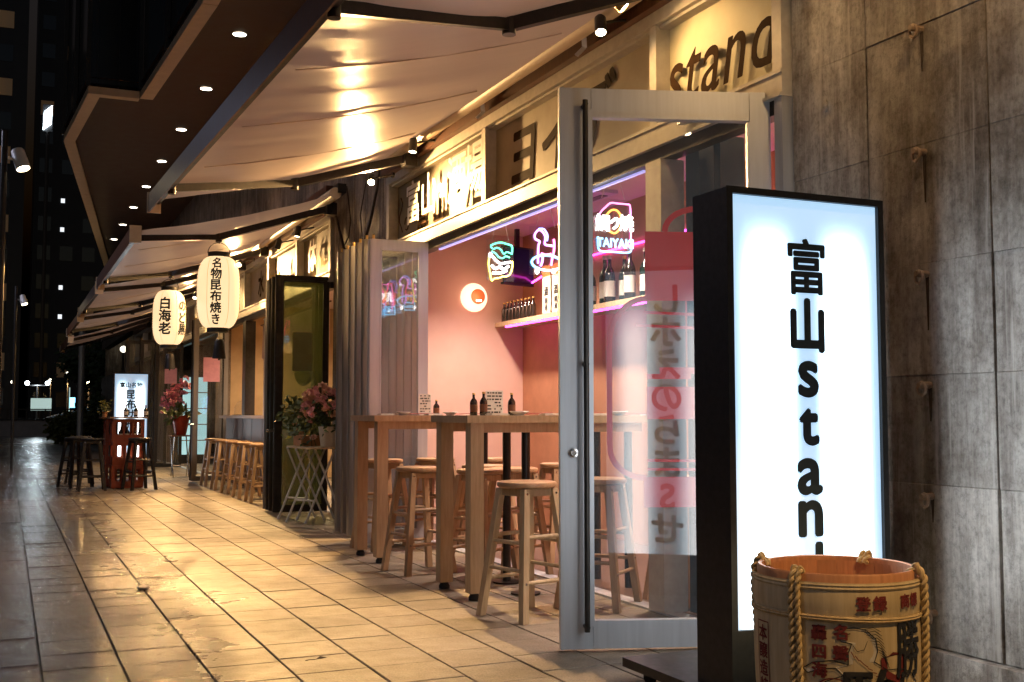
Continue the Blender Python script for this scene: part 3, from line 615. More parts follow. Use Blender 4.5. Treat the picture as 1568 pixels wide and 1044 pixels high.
# ------------------------------------------------------------------ folding doors
def leaf(t, y, x0, x1, z1, fm, gm, w=.07, d=.042, knob=True):
    f = part('leaf_frame', MB().box(x0, x0 + w, y, y + d, .02, z1).box(x1 - w, x1, y, y + d, .02, z1).box(x0 + w, x1 - w, y + .001, y + d - .001, z1 - w, z1).box(x0 + w, x1 - w, y + .001, y + d - .001, .02, .02 + w * 1.4), fm, t)
    part('pane', MB().box(x0 + w - .005, x1 - w + .005, y + d * .4, y + d * .6, .02 + w, z1 - w + .005), gm, f)
    part('inner_bead', MB().box(x0 + w, x0 + w + .014, y - .004, y + .01, .12, z1 - w - .002).box(x1 - w - .014, x1 - w, y - .004, y + .01, .12, z1 - w - .002).box(x0 + w + .014, x1 - w - .014, y - .004, y + .01, z1 - w - .016, z1 - w - .002), fm, f)
    part('edge_bead', MB().tube([(x0 - .004, y + d / 2, .022), (x0 - .004, y + d / 2, z1 - .002)], d * .48, 10), fm, f, True)
    if knob:
        part('roller_pin', MB().tube([(x0 + .02, y + d / 2, z1), (x0 + .02, y + d / 2, z1 + .035)], .012, 8), 'gold_cap', f, True)
        part('hinge', MB().tube([(x0 - .012, y + d * .9, 1.10), (x0 - .012, y + d * .9, 1.16)], .009, 8), 'black_metal', f, True)
    return f
fd = thing('folding_door', 'stack of folded glass door leaves beside the bar tables, front leaf pale violet', 'folding door', (2.95, 9.4, 0))
for i, y in enumerate((8.93, 9.13, 9.34, 9.55, 9.76, 9.96)):
    leaf(fd, y, 2.735 + .004 * i, 3.235, 2.535 if i == 0 else 2.56, 'aluminium' if i == 0 else 'bronze_frame', 'glass_door', w=.075 if i == 0 else .06)
fd2 = thing('folding_door', 'dark framed folding door with greenish glass behind the pink bouquet', 'folding door', (2.95, 12.4, 0))
for i, y in enumerate((12.16, 12.36, 12.52, 12.66)):
    f = leaf(fd2, y, 2.665, 3.24, 2.60, 'dark_frame' if i < 3 else 'bronze_frame', 'glass_dark' if i == 0 else 'glass_clear', w=.055)
    if i == 0:
        part('paper_notice', MB().box(2.84, 3.06, 12.182, 12.186, 1.55, 1.98), 'cream_card', f)
        part('door_knob', MB().tube([(2.655, 12.18, .90), (2.58, 12.16, .90)], .014, 8).blob((2.575, 12.155, .90), .02, 1, 0), 'steel', f, True)
fd3 = thing('folding_door', 'dark framed glass leaf with a pink notice below the large lantern', 'folding door', (3, 18.4, 0))
for i, y in enumerate((18.42, 18.60)):
    f = leaf(fd3, y, 2.72, 3.25, 2.60, 'dark_frame' if i else 'bronze_frame', 'glass_clear', w=.05)
    if i == 0:
        part('pink_notice', MB().box(2.86, 3.12, 18.43, 18.434, 1.60, 1.99), 'pink_paper', f)
        part('door_knob', MB().tube([(2.72, 18.42, .92), (2.66, 18.4, .92)], .014, 8).blob((2.65, 18.4, .92), .022, 1, 0), 'steel', f, True)
fd4 = thing('folding_door', 'far teal lit glass door leaves beside the small light box', 'folding door', (3, 24, 0))
for i, y in enumerate((23.6, 24.0, 24.3)):
    f = leaf(fd4, y, 2.72 - .25 * i, 3.26 - .25 * i, 2.6, 'dark_frame', 'glass_clear', w=.05)
    if i == 0: part('pink_notice', MB().box(2.9, 3.14, 23.61, 23.614, 1.70, 2.02), 'pink_paper', f)

# ------------------------------------------------------------------ interior of the pink bar
YP, XB, ZC = 10.43, 4.81, 2.90
room = MB().box(XF + .1, XB, 3.0, YP, ZC, ZC + .1)
struct('bar_ceiling', room, 'ceiling_paint')
struct('bar_end_wall', MB().box(XF + .3, XB + .1, YP, YP + .15, 0, 3.6).box(XF + .105, XF + .3, YP + .001, YP + .15, 0, 3.6), 'pink_plaster')
struct('bar_back_wall', MB().box(XB, XB + .15, 2.9, YP, 0, 3.0), 'clay_plaster')
struct('bar_side_wall', MB().box(XF + .31, XB, 2.85, 3.0, 0, 3.0), 'pink_plaster')
struct('bar_floor', MB().box(XF + .08, XB, 4.2, YP, -.002, .0045), 'floor_dark')
for i, (x, y) in enumerate(((3.95, 9.3), (3.95, 7.6), (3.95, 5.9), (3.95, 4.3))):
    t = thing('ceiling_lamp', ['recessed ceiling lamp of the bar nearest the pink end wall', 'recessed ceiling lamp of the bar above the second table', 'recessed ceiling lamp of the bar near the door post', 'recessed ceiling lamp of the bar behind the light box'][i], 'ceiling lamp', (x, y, ZC), 'recessed lamps in the bar ceiling')
    part('ring', MB().lathe([(.10, -.001), (.10, -.012), (.08, -.012), (.08, -.001)], (x, y, ZC), 24, caps=False), 'white_paint', t, True)
    part('lens', MB().lathe([(.001, -.005), (.08, -.005)], (x, y, ZC), 24, caps=False), 'lamp_warm', t)
    light('lamp_light', 'SPOT', (x, y, ZC - .03), 260, (1, .77, .63), t, .08, (x + .25, y, 0), 118, .7)
ac = thing('ceiling_panel', 'pale blue grey air conditioner panel in the bar ceiling', 'air conditioner', (4.2, 8.4, ZC))
part('panel', MB().box(3.95, 4.5, 7.9, 8.7, ZC - .03, ZC - .002), 'aluminium', ac); part('slot', MB().box(3.99, 4.06, 8.0, 8.6, ZC - .036, ZC - .031).box(4.39, 4.46, 8.0, 8.6, ZC - .036, ZC - .031), 'black_metal', ac)
wlm = thing('wall_lamp', 'round glowing wall lamp with a brown disc on the pink wall', 'wall lamp', (4.25, YP, 2.245))
part('back_plate', MB().lathe([(.05, 0), (.05, .03)], (4.25, YP, 2.245), 20, (0, -1, 0)), 'white_paint', wlm)
part('glow_disc', MB().lathe([(.10, .028), (.142, .034), (.145, .045), (.13, .052), (.001, .053)], (4.25, YP, 2.245), 40, (0, -1, 0)), 'wall_glow', wlm, True)
fdz = part('brown_disc', MB().lathe([(.07, .055), (.076, .068), (.06, .074), (.001, .075)], (4.285, YP, 2.255), 32, (0, -1, 0)), 'wall_glow_disc', wlm, True)
part('mark', MB().box(4.262, 4.318, YP - .0795, YP - .0765, 2.205, 2.222), 'neon_white', fdz)
light('lamp_light', 'POINT', (4.25, YP - .16, 2.245), 1.6, (1, .5, .3), wlm, .1)
tv = thing('television', 'dark blue television on a bracket in the bar corner', 'television', (4.62, 9.75, 2.5))
part('screen', MB().obox((4.38, 9.9, 2.36), (.36, .12, 0), (-.012, .036, 0), (0, 0, .34)), 'screen_blue', tv)
part('bezel', MB().obox((4.37, 9.91, 2.34), (.38, .127, 0), (-.015, .045, 0), (0, 0, .02)), 'black_paint', tv); part('bezel', MB().obox((4.37, 9.91, 2.70), (.38, .127, 0), (-.015, .045, 0), (0, 0, .02)), 'black_paint', tv)
part('bracket', MB().bar((4.55, 10.0, 2.5), (4.55, 10.0, 2.9), .04).bar((4.55, 10.0, 2.6), (4.55, 10.43, 2.6), .04), 'black_metal', tv)
shf = thing('wall_shelf', 'wooden bottle shelf with magenta light strips on the bar back wall', 'shelf', (4.6, 9, 2))
part('board', MB().box(4.50, XB - .002, 7.42, YP - .002, 1.955, 2.0), 'wood_pale', shf)
part('end_bracket', MB().prism([(0, 0), (.30, 0), (.30, .26)], (4.50, 7.40, 2.0), (1, 0, 0), (0, 0, 1), (0, .02, 0)), 'white_paint', shf)
part('under_light', MB().tube([(4.52, 7.45, 1.945), (4.52, 10.2, 1.945)], .009, 8), 'neon_magenta', shf, True)
ls = thing('light_strip', 'magenta light strip along the bar back wall above the bottles', 'light strip', (4.78, 8, 2.45))
part('upper_run', MB().tube([(4.79, 6.0, 2.50), (4.79, 7.4, 2.505), (4.79, 9.6, 2.51), (4.79, 9.9, 2.44), (4.7, 10.05, 2.36)], .009, 8), 'neon_magenta', ls, True)
part('drop_run', MB().tube([(4.79, 7.32, 2.25), (4.79, 7.32, 1.55)], .008, 8), 'neon_magenta', ls, True)
def bottle_mesh(mb, x, y, z, h, r, n=14):
    return mb.lathe([(r * .96, 0), (r, .01), (r, h * .58), (r * .85, h * .66), (r * .36, h * .78), (r * .33, h * .93)], (x, y, z), n)
def bottle(x, y, z, h, r, bm_, cap, lab, label, group, cat='bottle', n=14):
    t = thing('bottle', label, cat, (x, y, z), group)
    part('glass_body', bottle_mesh(MB(), x, y, z, h, r, n), bm_, t, True)
    part('cap', MB().lathe([(r * .42, h * .925), (r * .42, h), (r * .3, h * 1.005)], (x, y, z), n), cap, t, True)
    if lab: part('paper_label', MB().lathe([(r * 1.02, h * .16), (r * 1.02, h * .48)], (x, y, z), n, caps=False), lab, t, True)
    return t
words = ['first', 'second', 'third', 'fourth', 'fifth', 'sixth', 'seventh', 'eighth', 'ninth', 'tenth']
for i in range(7):
    bottle(4.64 + .05 * (i % 2), 7.62 + .17 * i, 2.0, .40 + .02 * (i % 3), .05, 'bottle_green' if i % 2 else 'bottle_dark', 'paper' if i % 3 else 'gold_cap', 'paper',
           'tall dark sake bottle on the bar shelf, %s from the white end bracket' % words[i], 'tall bottles on the bar shelf')
for i in range(9):
    bottle(4.56, 10.33 - .085 * i, 2.0, .20, .03, 'bottle_dark', 'gold_cap', None, 'small dark bottle on the bar shelf, %s from the pink end wall' % words[i], 'small bottles in a row on the bar shelf', n=10)
for i, y in enumerate((9.16, 9.36)):
    t = thing('gift_box', ['cream sake box with orange lid on the bar shelf, nearer the door', 'cream sake box with orange lid on the bar shelf, nearer the end wall'][i], 'box', (4.66, y, 2.0))
    part('carton', MB().box(4.56, 4.74, y - .085, y + .085, 2.0, 2.36), 'cream_card', t); part('lid', MB().box(4.555, 4.745, y - .09, y + .09, 2.361, 2.46), 'orange_card', t)
    m_ = MB(); m_.text('酒', .09, face_mx(4.557, y, 2.22), .002); m_.text('純米', .06, face_mx(4.557, y, 2.1), .002, vertical=True); part_each('letter', m_, 'black_ink', t)
# ================================================================== AWNINGS
def awning(y0, y1, xf, zf, arms, label, mat='awning_cloth', skew=0.0, zr=3.37, seams=1.15):
    t = thing('awning', label, 'awning', (2.1, (y0 + y1) / 2, 3), 'retractable awnings along the shop fronts')
    XR = 3.08
    fx = lambda y: xf + (y1 - y) * skew
    def pt(y, s, dz=0.0):   # s 0 roller .. 1 front
        x = XR + (fx(y) - XR) * s; z = zr + (zf - zr) * s - .045 * math.sin(math.pi * s)
        return (x, y, z + dz)
    ny, ns = int((y1 - y0) / .1), 26; V = []; F = []
    for i in range(ny + 1):
        y = y0 + (y1 - y0) * i / ny
        for j in range(ns + 1):
            s = j / ns; w = .004 * math.sin(y * 7.3 + s * 2) * math.sin(math.pi * s) + .0025 * math.sin(y * 17 + 3 * s) * s + .0025 * math.sin(s * 23 + y * 2.2)
            V.append(pt(y, s, w))
    for i in range(ny):
        for j in range(ns): a = i * (ns + 1) + j; F.append((a, a + 1, a + ns + 2, a + ns + 1))
    cl = part('cloth', MB().add(V, F), mat, t, True)
    k = max(1, int((y1 - y0) / seams))
    for i in range(1, k):
        y = y0 + (y1 - y0) * i / k
        part('seam', MB().tube([pt(y, q / 12, -.004) for q in range(1, 12)], .004, 5), mat, cl, True)
    part('roller', MB().tube([(XR, y0, zr + .015), (XR, y1, zr + .015)], .062, 16), 'trim_beige', t, True)
    part('back_bar', MB().box(XR + .02, XR + .11, y0 - .02, y1 + .02, zr + .02, zr + .12), 'dark_frame', t)
    a, b = Vector((fx(y0), y0, zf)), Vector((fx(y1), y1, zf))
    part('front_bar', MB().bar(a, b, .075, .085), 'black_metal', t)
    part('valance', MB().bar(a + Vector((-.045, 0, -.035)), b + Vector((-.045, 0, -.035)), .012, .15), 'wood_dark' , t)
    for p in (a, b): part('end_cap', MB().box(p.x - .06, p.x + .05, p.y - .012, p.y + .012, p.z - .115, p.z + .055), 'trim_beige', t)
    for (fy, ex, ey, by) in arms:
        zz = lambda x: zr + (zf - zr) * (XR - x) / (XR - xf) - .085
        f0, e0, b0 = Vector((fx(fy) + .03, fy, zf - .03)), Vector((ex, ey, zz(ex))), Vector((3.12, by, zr - .08))
        am = part('arm', MB().bar(f0, e0, .04, .06).bar(e0, b0, .045, .07), 'black_metal', t)
        part('elbow_joint', MB().lathe([(.036, -.055), (.036, .055)], e0, 14), 'black_metal', am, True)
        part('front_joint', MB().lathe([(.03, -.05), (.03, .05)], f0, 14), 'black_metal', am, True)
        part('wall_bracket', MB().box(3.08, 3.19, by - .06, by + .06, zr - .15, zr - .02), 'black_metal', am)
    for y in [y0 + .5 + 1.6 * q for q in range(int((y1 - y0) / 1.6))]:
        part('hanger', MB().bar((3.13, y, zr + .0), (3.16, y + .05, zr - .06), .03, .012).bar((3.16, y + .05, zr - .06), (3.13, y + .1, zr - .1), .03, .012), 'aluminium', t)
    return t
awning(.6, 9.68, 1.08, 2.865, [(4.66, 2.33, 5.22, 4.75), (8.98, 2.22, 9.52, 9.15)], 'largest and nearest cream awning above the glass door', skew=.0277)
awning(11.35, 15.85, 1.10, 2.85, [(11.6, 2.08, 12.5, 11.75), (15.4, 2.02, 15.95, 15.2)], 'second awning, with two paper lanterns hung from its arms')
awning(16.3, 20.4, 1.12, 2.84, [(16.6, 2.1, 17.4, 16.8), (20.0, 2.1, 20.6, 19.8)], 'third awning from the glass door, past the paper lanterns')
awning(20.9, 24.9, 1.14, 2.80, [(21.2, 2.1, 22.0, 21.3), (24.5, 2.1, 25.1, 24.3)], 'fourth awning from the glass door, above the small light box', 'awning_stripe')
awning(25.4, 29.4, 1.2, 2.70, [(25.7, 2.1, 26.5, 25.8), (29.0, 2.1, 29.6, 28.8)], 'fifth and farthest awning in the row', 'awning_stripe')

# ------------------------------------------------------------------ track spotlights
def spotlight(loc, aim, label, energy, mat='lamp_warm', r=.035, L=.13, size=140, color=WARM, kind='SPOT', finish='black_metal', blend=.8, mount=(.2, 0, .05)):
    loc = Vector(loc); aim = Vector(aim); d = (aim - loc).normalized()
    t = thing('spotlight', label, 'spotlight', loc, 'small spotlights under the awnings')
    bk = loc - d * L
    part('lamp_body', MB().lathe([(r * .55, -L), (r * .95, -L * .85), (r, -.012), (r, 0), (r * .84, -.002), (r * .8, -.02)], loc, 18, tuple(d), caps=False).lathe([(.001, -L), (r * .55, -L)], loc, 18, tuple(d), caps=False), finish, t, True)
    part('lens', MB().lathe([(.001, -.004), (r * .82, -.004)], loc, 18, tuple(d), caps=False), mat, t)
    jm = bk + d * L * .4
    part('swivel', MB().tube([jm, jm + Vector(mount) * .5, jm + Vector(mount)], .009, 8).lathe([(.026, -.01), (.026, .01)], jm + Vector(mount), 12, (1, 0, 0)), finish, t, True)
    if energy: light('lamp_light', kind, loc + d * .012, energy, color, t, r * .8, aim, size, blend)
    return t
spotlight((2.90, 9.50, 3.13), (1.45, 5.6, .0), 'glaring spotlight at the far end of the largest awning', 560, 'bulb_warm', size=160)
spotlight((2.92, 15.85, 3.17), (1.4, 11.5, 0), 'glaring spotlight beside the larger paper lantern', 520, 'bulb_warm', size=160)
spotlight((3.03, 12.85, 3.14), (2.5, 13.0, 0), 'spotlight pointing down above the second shop sign', 150)
spotlight((3.03, 13.9, 3.14), (2.4, 14.6, 0), 'dark spotlight beside the lit one above the second shop sign', 0, 'black_metal')
spotlight((2.98, 8.62, 3.22), (2.6, 8.3, .0), 'small spotlight over the white standing letters', 2.5, size=110)
spotlight((2.93, 5.06, 3.22), (3.3, 4.85, 2.8), 'brass spotlight pointing at the stand sign', 13, finish='gold_cap', size=130)
spotlight((3.00, 5.45, 3.22), (2.35, 4.0, 0), 'dark spotlight beside the brass one, turned to the pavement', 16, size=150)
spotlight((3.02, 3.95, 3.24), (2.5, 3.2, 0), 'spotlight above the concrete wall edge at the top of the frame', 5, size=140)
spotlight((2.9, 2.6, 3.22), (1.2, 5.2, 0), 'spotlight under the near end of the largest awning', 14, size=150)
spotlight((2.6, 1.2, 3.2), (2.32, 2.75, .3), 'spotlight under the awning pointing at the sake barrel', 210, size=34, blend=.5)
spotlight((3.02, 20.6, 3.16), (1.6, 18.0, 0), 'spotlight above the far pink orchid', 320, size=150)
spotlight((3.02, 25.2, 3.16), (1.8, 23.0, 0), 'farthest spotlight under the last awning', 250, size=150)

# ------------------------------------------------------------------ paper lanterns
def lantern(x, y, z0, z1, r, label, texts):
    t = thing('paper_lantern', label, 'lantern', (x, y, z0))
    h = z1 - z0; prof = []; m = 44; zc = (z0 + z1) / 2
    def rad(z):
        q = abs((z - zc) / (h / 2)); return r * (.50 + .50 * (max(0, 1 - q ** 3.6)) ** .62)
    for i in range(m + 1):
        z = z0 + h * i / m; prof.append((rad(z) - (.0035 if i % 2 else 0), z - z0))
    sh = part('paper_shade', MB().lathe(prof, (x, y, z0), 40, caps=False), 'lantern_paper', t, True)
    part('top_ring', MB().lathe([(r * .52, h - .01), (r * .52, h + .05), (r * .46, h + .05), (r * .46, h - .01)], (x, y, z0), 28, caps=False), 'black_paint', t, True)
    part('bottom_ring', MB().lathe([(r * .52, .01), (r * .52, -.045), (r * .46, -.045), (r * .46, .01)], (x, y, z0), 28, caps=False), 'black_paint', t, True)
    part('wire_handle', MB().tube([(x + .12 * math.cos(a), y, z1 + .04 + .12 * math.sin(a)) for a in [math.pi * q / 12 for q in range(13)]], .005, 6), 'black_metal', t, True)
    part('hook', MB().tube([(x, y, z1 + .15), (x + .012, y, z1 + .18), (x, y, z1 + .23)], .006, 6), 'black_metal', t, True)
    th0 = math.atan2(-y, -x)
    for q in range(6):
        a = th0 + .5 + q * math.pi / 3
        part('seam_cord', MB().tube([(x + (rad(z0 + h * i / 20) + .002) * math.cos(a), y + (rad(z0 + h * i / 20) + .002) * math.sin(a), z0 + h * i / 20) for i in range(21)], .0022, 4), 'wood_pale', sh)
    m_ = MB()
    for (txt, size, ang, zz, bold) in texts:
        def wrap(a, b, ang=ang, zz=zz):
            z = zz + b; rr = rad(z) + .004; th = th0 + ang + a / r; return (x + rr * math.cos(th), y + rr * math.sin(th), z)
        m_.text(txt, size, wrap, bold, vertical=True, pitch=.98)
    part_each('letter', m_, 'black_ink', sh)
    light('lamp_light', 'POINT', (x, y, zc), 1.5, WARM, t, .05)
    bl = thing('wind_bell', 'dark tassel bell hanging below the ' + ('larger' if r > .22 else 'smaller') + ' paper lantern', 'bell', (x + .03, y, z0 - .3))
    part('cord', MB().tube([(x + .02, y, z0 - .04), (x + .02, y, z0 - .12)], .003, 5), 'black_metal', bl)
    part('shell', MB().lathe([(.075, -.33), (.06, -.22), (.055, -.15), (.04, -.12), (.001, -.115)], (x + .02, y, z0), 18, caps=False), 'black_metal', bl, True)
    part('clapper', MB().tube([(x + .02, y, z0 - .2), (x + .02, y, z0 - .35)], .012, 8), 'steel', bl, True)
lantern(2.085, 12.5, 2.015, 2.80, .228, 'larger paper lantern with five dark characters and a kana, hung from the second awning', [('名物昆布焼き', .125, -.12, 2.41, .004)])
lantern(2.01, 16.0, 2.03, 2.78, .218, 'smaller paper lantern reading white shrimp, left of the larger one', [('白海老', .175, -.28, 2.42, .006), ('のど黒', .165, .95, 2.40, .006)])

# ================================================================== LIGHT BOX SIGNS
def light_box(x0, x1, y, z1, depth, label, zlit, strength, front_txt, back_txt=None, base=True):
    t = thing('light_box_sign', label, 'light box', ((x0 + x1) / 2, y, 0))
    cx = (x0 + x1) / 2; b = .022
    part('case', MB().box(x0, x0 + b, y, y + depth, .10, z1).box(x1 - b, x1, y, y + depth, .10, z1).box(x0 + b, x1 - b, y, y + depth, z1 - b, z1).box(x0 + b, x1 - b, y, y + depth, .10, zlit), 'black_paint', t)
    lx0, lx1 = x0 + b - cx, x1 - b - cx
    nm = 'light_box_%.2f' % x0; lightbox_mat(nm, strength, lx0, lx1, zlit, z1 - b); lightbox_mat(nm + '_back', strength * .62, lx0, lx1, zlit, z1 - b)
    fr = part('lit_face', MB().box(x0 + b, x1 - b, y + .012, y + .02, zlit + .001, z1 - b - .001), nm, t)
    bk = part('lit_back', MB().box(x0 + b, x1 - b, y + depth - .02, y + depth - .012, zlit + .001, z1 - b - .001), nm + '_back', t)
    part('case_lip', MB().box(x0 - .004, x0 + b, y - .004, y, .10, z1 + .003).box(x1 - b, x1 + .004, y - .004, y, .10, z1 + .003).box(x0 + b, x1 - b, y - .004, y, z1 - b, z1 + .003), 'black_paint', t)
    m_ = MB(); front_txt(m_, cx, y + .009); part_each('letter', m_, 'letter_dark', fr)
    if back_txt: m_ = MB(); back_txt(m_, cx, y + depth - .009); part_each('letter', m_, 'letter_dark', bk)
    if base:
        bs = part('base_plate', MB().box(x0 - .04, x1 + .04, y - .20, y + depth + .48, .062, .098), 'black_metal', t)
        for (cx_, cy_) in ((x0 + .04, y + depth + .40), (x1 - .04, y + depth + .40), (x0 + .04, y - .14), (x1 - .04, y - .14)):
            part('caster', MB().lathe([(.028, -.014), (.03, 0), (.028, .014)], (cx_, cy_, .031), 14, (1, 0, 0)), 'rubber', bs, True)
    return t
def sign1(m_, cx, y):
    def place(z): return face_my(cx, y, z)
    m_.text('富', .215, place(1.61), .0050, width=.90); m_.text('山', .205, place(1.395), .0085, width=.88)
    for i, ch in enumerate('stand'):
        m_.text(ch, .255 if ch in 'san' else .225, place([1.235, 1.048, .880, .727, .528][i]), .0085, width=1.02)
def sign1b(m_, cx, y):
    for i, ch in enumerate('しホえのらまSせ'):
        m_.text(ch, .185, face_py(cx, y, 1.70 - .178 * i), .006)
light_box(2.325, 3.035, 3.30, 1.885, .22, 'tall black cased light box reading Toyama stand beside the sake barrel', .316, 4.6, sign1, sign1b)
def sign2(m_, cx, y):
    m_.text('富山名物', .095, face_my(cx, y, 1.585), .003)
    m_.text('昆布サ布', .17, face_my(cx, y, 1.17), .005, vertical=True, pitch=1.0)
light_box(1.67, 2.26, 20.5, 1.80, .2, 'small distant light box with kelp lettering behind the red crates', .3, 3.0, sign2)

# ================================================================== SAKE BARREL
bx, by_, bh, br = 2.385, 2.83, .585, .252
bt = thing('sake_barrel', 'straw wrapped sake barrel with a horse drawing in front of the light box', 'barrel', (bx, by_, 0))
brad = lambda z: br * (.93 + .075 * math.sin(min(1, max(0, z / bh)) * 2.2)) + (.004 if z > .50 else 0)
part('straw_wrap', MB().lathe([(brad(z), z) for z in [bh * i / 30 for i in range(29)]] + [(brad(bh) * .985, bh - .006)], (bx, by_, 0), 64, caps=False), 'straw', bt, True)
for k, z in enumerate((.572, .562)):
    part('top_fold', MB().lathe([(brad(z) + .001, z - .005), (brad(z) + .003, z), (brad(z) + .001, z + .005)], (bx, by_, 0), 64, caps=False), 'straw', bt, True)
tb = part('cedar_tub', MB().lathe([(br * .955, .50), (br * .955, bh + .012), (br * .94, bh + .018), (br * .90, bh + .016), (br * .895, bh), (br * .88, .32), (.001, .315)], (bx, by_, 0), 64, caps=False), 'cedar', bt, True)
for q in range(22):
    a0, a1 = q * 2 * math.pi / 22 + .01, (q + 1) * 2 * math.pi / 22 - .01
    V = []
    for a in (a0, (a0 + a1) / 2, a1):
        for (rr, z) in ((br * .888, bh + .002), (br * .874, .325)): V.append((bx + rr * math.cos(a), by_ + rr * math.sin(a), z))
    part('stave', MB().add(V, [(0, 2, 3, 1), (2, 4, 5, 3)]), 'cedar', tb)
TH = math.atan2(-by_, -bx)
def bw(a0, z0, lift=.0022, flip=1):
    return lambda a, b: (bx + (brad(z0 + b) + lift) * math.cos(TH + a0 + a / br), by_ + (brad(z0 + b) + lift) * math.sin(TH + a0 + a / br), z0 + b)
def twist(path, r, turns, mat, parent, name='rope'):
    """two-strand twisted rope along a polyline"""
    P = [Vector(p) for p in path]; out = MB()
    seg = [0]
    for i in range(1, len(P)): seg.append(seg[-1] + (P[i] - P[i - 1]).length)
    n = int(turns * 12)
    def at_(s):
        s *= seg[-1]
        for i in range(1, len(P)):
            if s <= seg[i] + 1e-9: return P[i - 1].lerp(P[i], (s - seg[i - 1]) / max(1e-9, seg[i] - seg[i - 1]))
        return P[-1]
    for ph in (0, math.pi):
        pts = []
        for k in range(n + 1):
            s = k / n; c = at_(s); d = (at_(min(1, s + .02)) - at_(max(0, s - .02))).normalized(); ax = d.orthogonal(); ax = Vector((-(c.y - by_), c.x - bx, 0)); ax = (ax - d * ax.dot(d)).normalized() if ax.length > 1e-6 else d.orthogonal().normalized()
            ay = d.cross(ax); a = turns * 2 * math.pi * s + ph; pts.append(c + (ax * math.cos(a) + ay * math.sin(a)) * r * .55)
        out.tube(pts, r * .62, 7)
    return part(name, out, mat, parent, True)
def brope(a0, a1, out=.016):
    pts = []
    for s, z in ((a1, .02), (a1, .2), ((a0 + a1) / 2, .40), (a0, .52), (a0, bh - .005)): pts.append((bx + (brad(z) + out) * math.cos(TH + s), by_ + (brad(z) + out) * math.sin(TH + s), z))
    pts.append((bx + br * .97 * math.cos(TH + a0), by_ + br * .97 * math.sin(TH + a0), bh + .03)); pts.append((bx + br * .86 * math.cos(TH + a0), by_ + br * .86 * math.sin(TH + a0), bh + .0))
    return pts
for i, (a0, a1) in enumerate(((-.50, -.50), (1.28, 1.36), (-1.9, -2.0), (2.7, 2.7))):
    twist(brope(a0, a1, .011), .0105, 13, 'rope', bt)
    twist([tuple(Vector(p) + Vector((-.018 * math.sin(TH + a0), .018 * math.cos(TH + a0), 0))) for p in brope(a0, a1 + .02, .010)], .0092, 13, 'rope', bt)
for z in (.478, .471): part('cord', MB().tube([(bx + (brad(z) + .004) * math.cos(a), by_ + (brad(z) + .004) * math.sin(a), z + .004 * math.sin(2 * a + 1)) for a in [q * 2 * math.pi / 72 for q in range(72)]], .0042, 6, closed=True), 'rope', bt, True)
tw = part('loose_straw', MB().tube([(2.19, 2.84, .03), (2.12, 2.83, .055), (2.07, 2.82, .065)], .004, 5).tube([(2.19, 2.85, .03), (2.11, 2.86, .03), (2.06, 2.85, .02)], .004, 5).tube([(2.19, 2.86, .04), (2.13, 2.88, .07), (2.09, 2.87, .085)], .003, 5), 'rope', bt, kind='stuff')
# printing
ink = MB()
for ch, a, z, s in (('登', .30, .520, .044), ('録', .50, .521, .044), ('商', .86, .523, .042), ('標', 1.03, .524, .040)): ink.text(ch, s, bw(a, z), .0018)
for ch, a, z, s in (('名', .04, .438, .046), ('聲', .04, .378, .046), ('轟', -.20, .434, .046), ('四', -.20, .380, .046), ('海', -.20, .326, .046)): ink.text(ch, s, bw(a, z), .0018)
ink.text('清', .046, bw(.055, .245), .0015); ink.text('酒', .046, bw(-.14, .243), .0015)
def bline(pts, a0, z0, w, lift=.0024):
    out = MB(); f = bw(a0, z0, lift); V = []
    P = [Vector((p[0], p[1], 0)) for p in pts]
    Q = []
    for i in range(len(P) - 1):
        k = max(1, int((P[i + 1] - P[i]).length / .012)); Q += [P[i].lerp(P[i + 1], q / k) for q in range(k)]
    Q.append(P[-1]); n = len(Q)
    for i, p in enumerate(Q):
        d = (Q[min(i + 1, n - 1)] - Q[max(i - 1, 0)]).normalized(); q = Vector((-d.y, d.x, 0)) * w / 2 * (1 if 0 < i < n - 1 else .5)
        V += [f((p + q).x, (p + q).y), f((p - q).x, (p - q).y)]
    return out.add(V, [(2 * i, 2 * i + 1, 2 * i + 3, 2 * i + 2) for i in range(n - 1)])
def merge(m, o): m.add(o.v, o.f)
ink.mark(); merge(ink, bline([(.062 * math.cos(a), .062 * math.sin(a)) for a in [q * math.pi / 18 for q in range(37)]], -.045, .243, .004))
ink.mark(); merge(ink, bline([(-.03, -.14), (-.03, .14), (.03, .14), (.03, -.14), (-.03, -.14)], -1.02, .30, .004))
ink.text('本醸造特撰', .05, bw(-1.02, .30), .0012, vertical=True, pitch=1.06)
part_each('red_print', ink, 'red_ink', bt)
# leaping horse: filled pale body, dark outline, red saddle cloth, black brush characters over it
hb = [(-.115, .095), (-.105, .112), (-.07, .118), (-.035, .112), (-.005, .085), (.0, .05), (-.01, .02), (.03, -.005), (.08, -.005), (.125, -.02), (.155, -.05), (.165, -.10), (.185, -.15), (.17, -.16), (.14, -.10), (.11, -.085), (.06, -.08), (.0, -.085), (-.05, -.075), (-.085, -.055), (-.13, -.07), (-.15, -.10), (-.165, -.13), (-.18, -.12), (-.165, -.07), (-.15, -.04), (-.10, -.02), (-.12, .0), (-.165, -.005), (-.20, -.02), (-.215, -.008), (-.185, .012), (-.13, .022), (-.085, .012), (-.085, .045), (-.075, .072), (-.105, .078)]
HA, HZ = .46, .335; f = bw(HA, HZ, .0016)
def poly_fill(pts, a0, z0, lift):
    from mathutils.geometry import tessellate_polygon
    P = [Vector((p[0], p[1], 0)) for p in pts]; tr = tessellate_polygon([P]); g = bw(a0, z0, lift); o = MB(); o.add([g(p.x, p.y) for p in P], [tuple(t) for t in tr]); return o
part('horse_body_print', poly_fill(hb, HA, HZ, .0014), 'white_ink', bt)
outl = bline(hb + [hb[0]], HA, HZ, .0032)
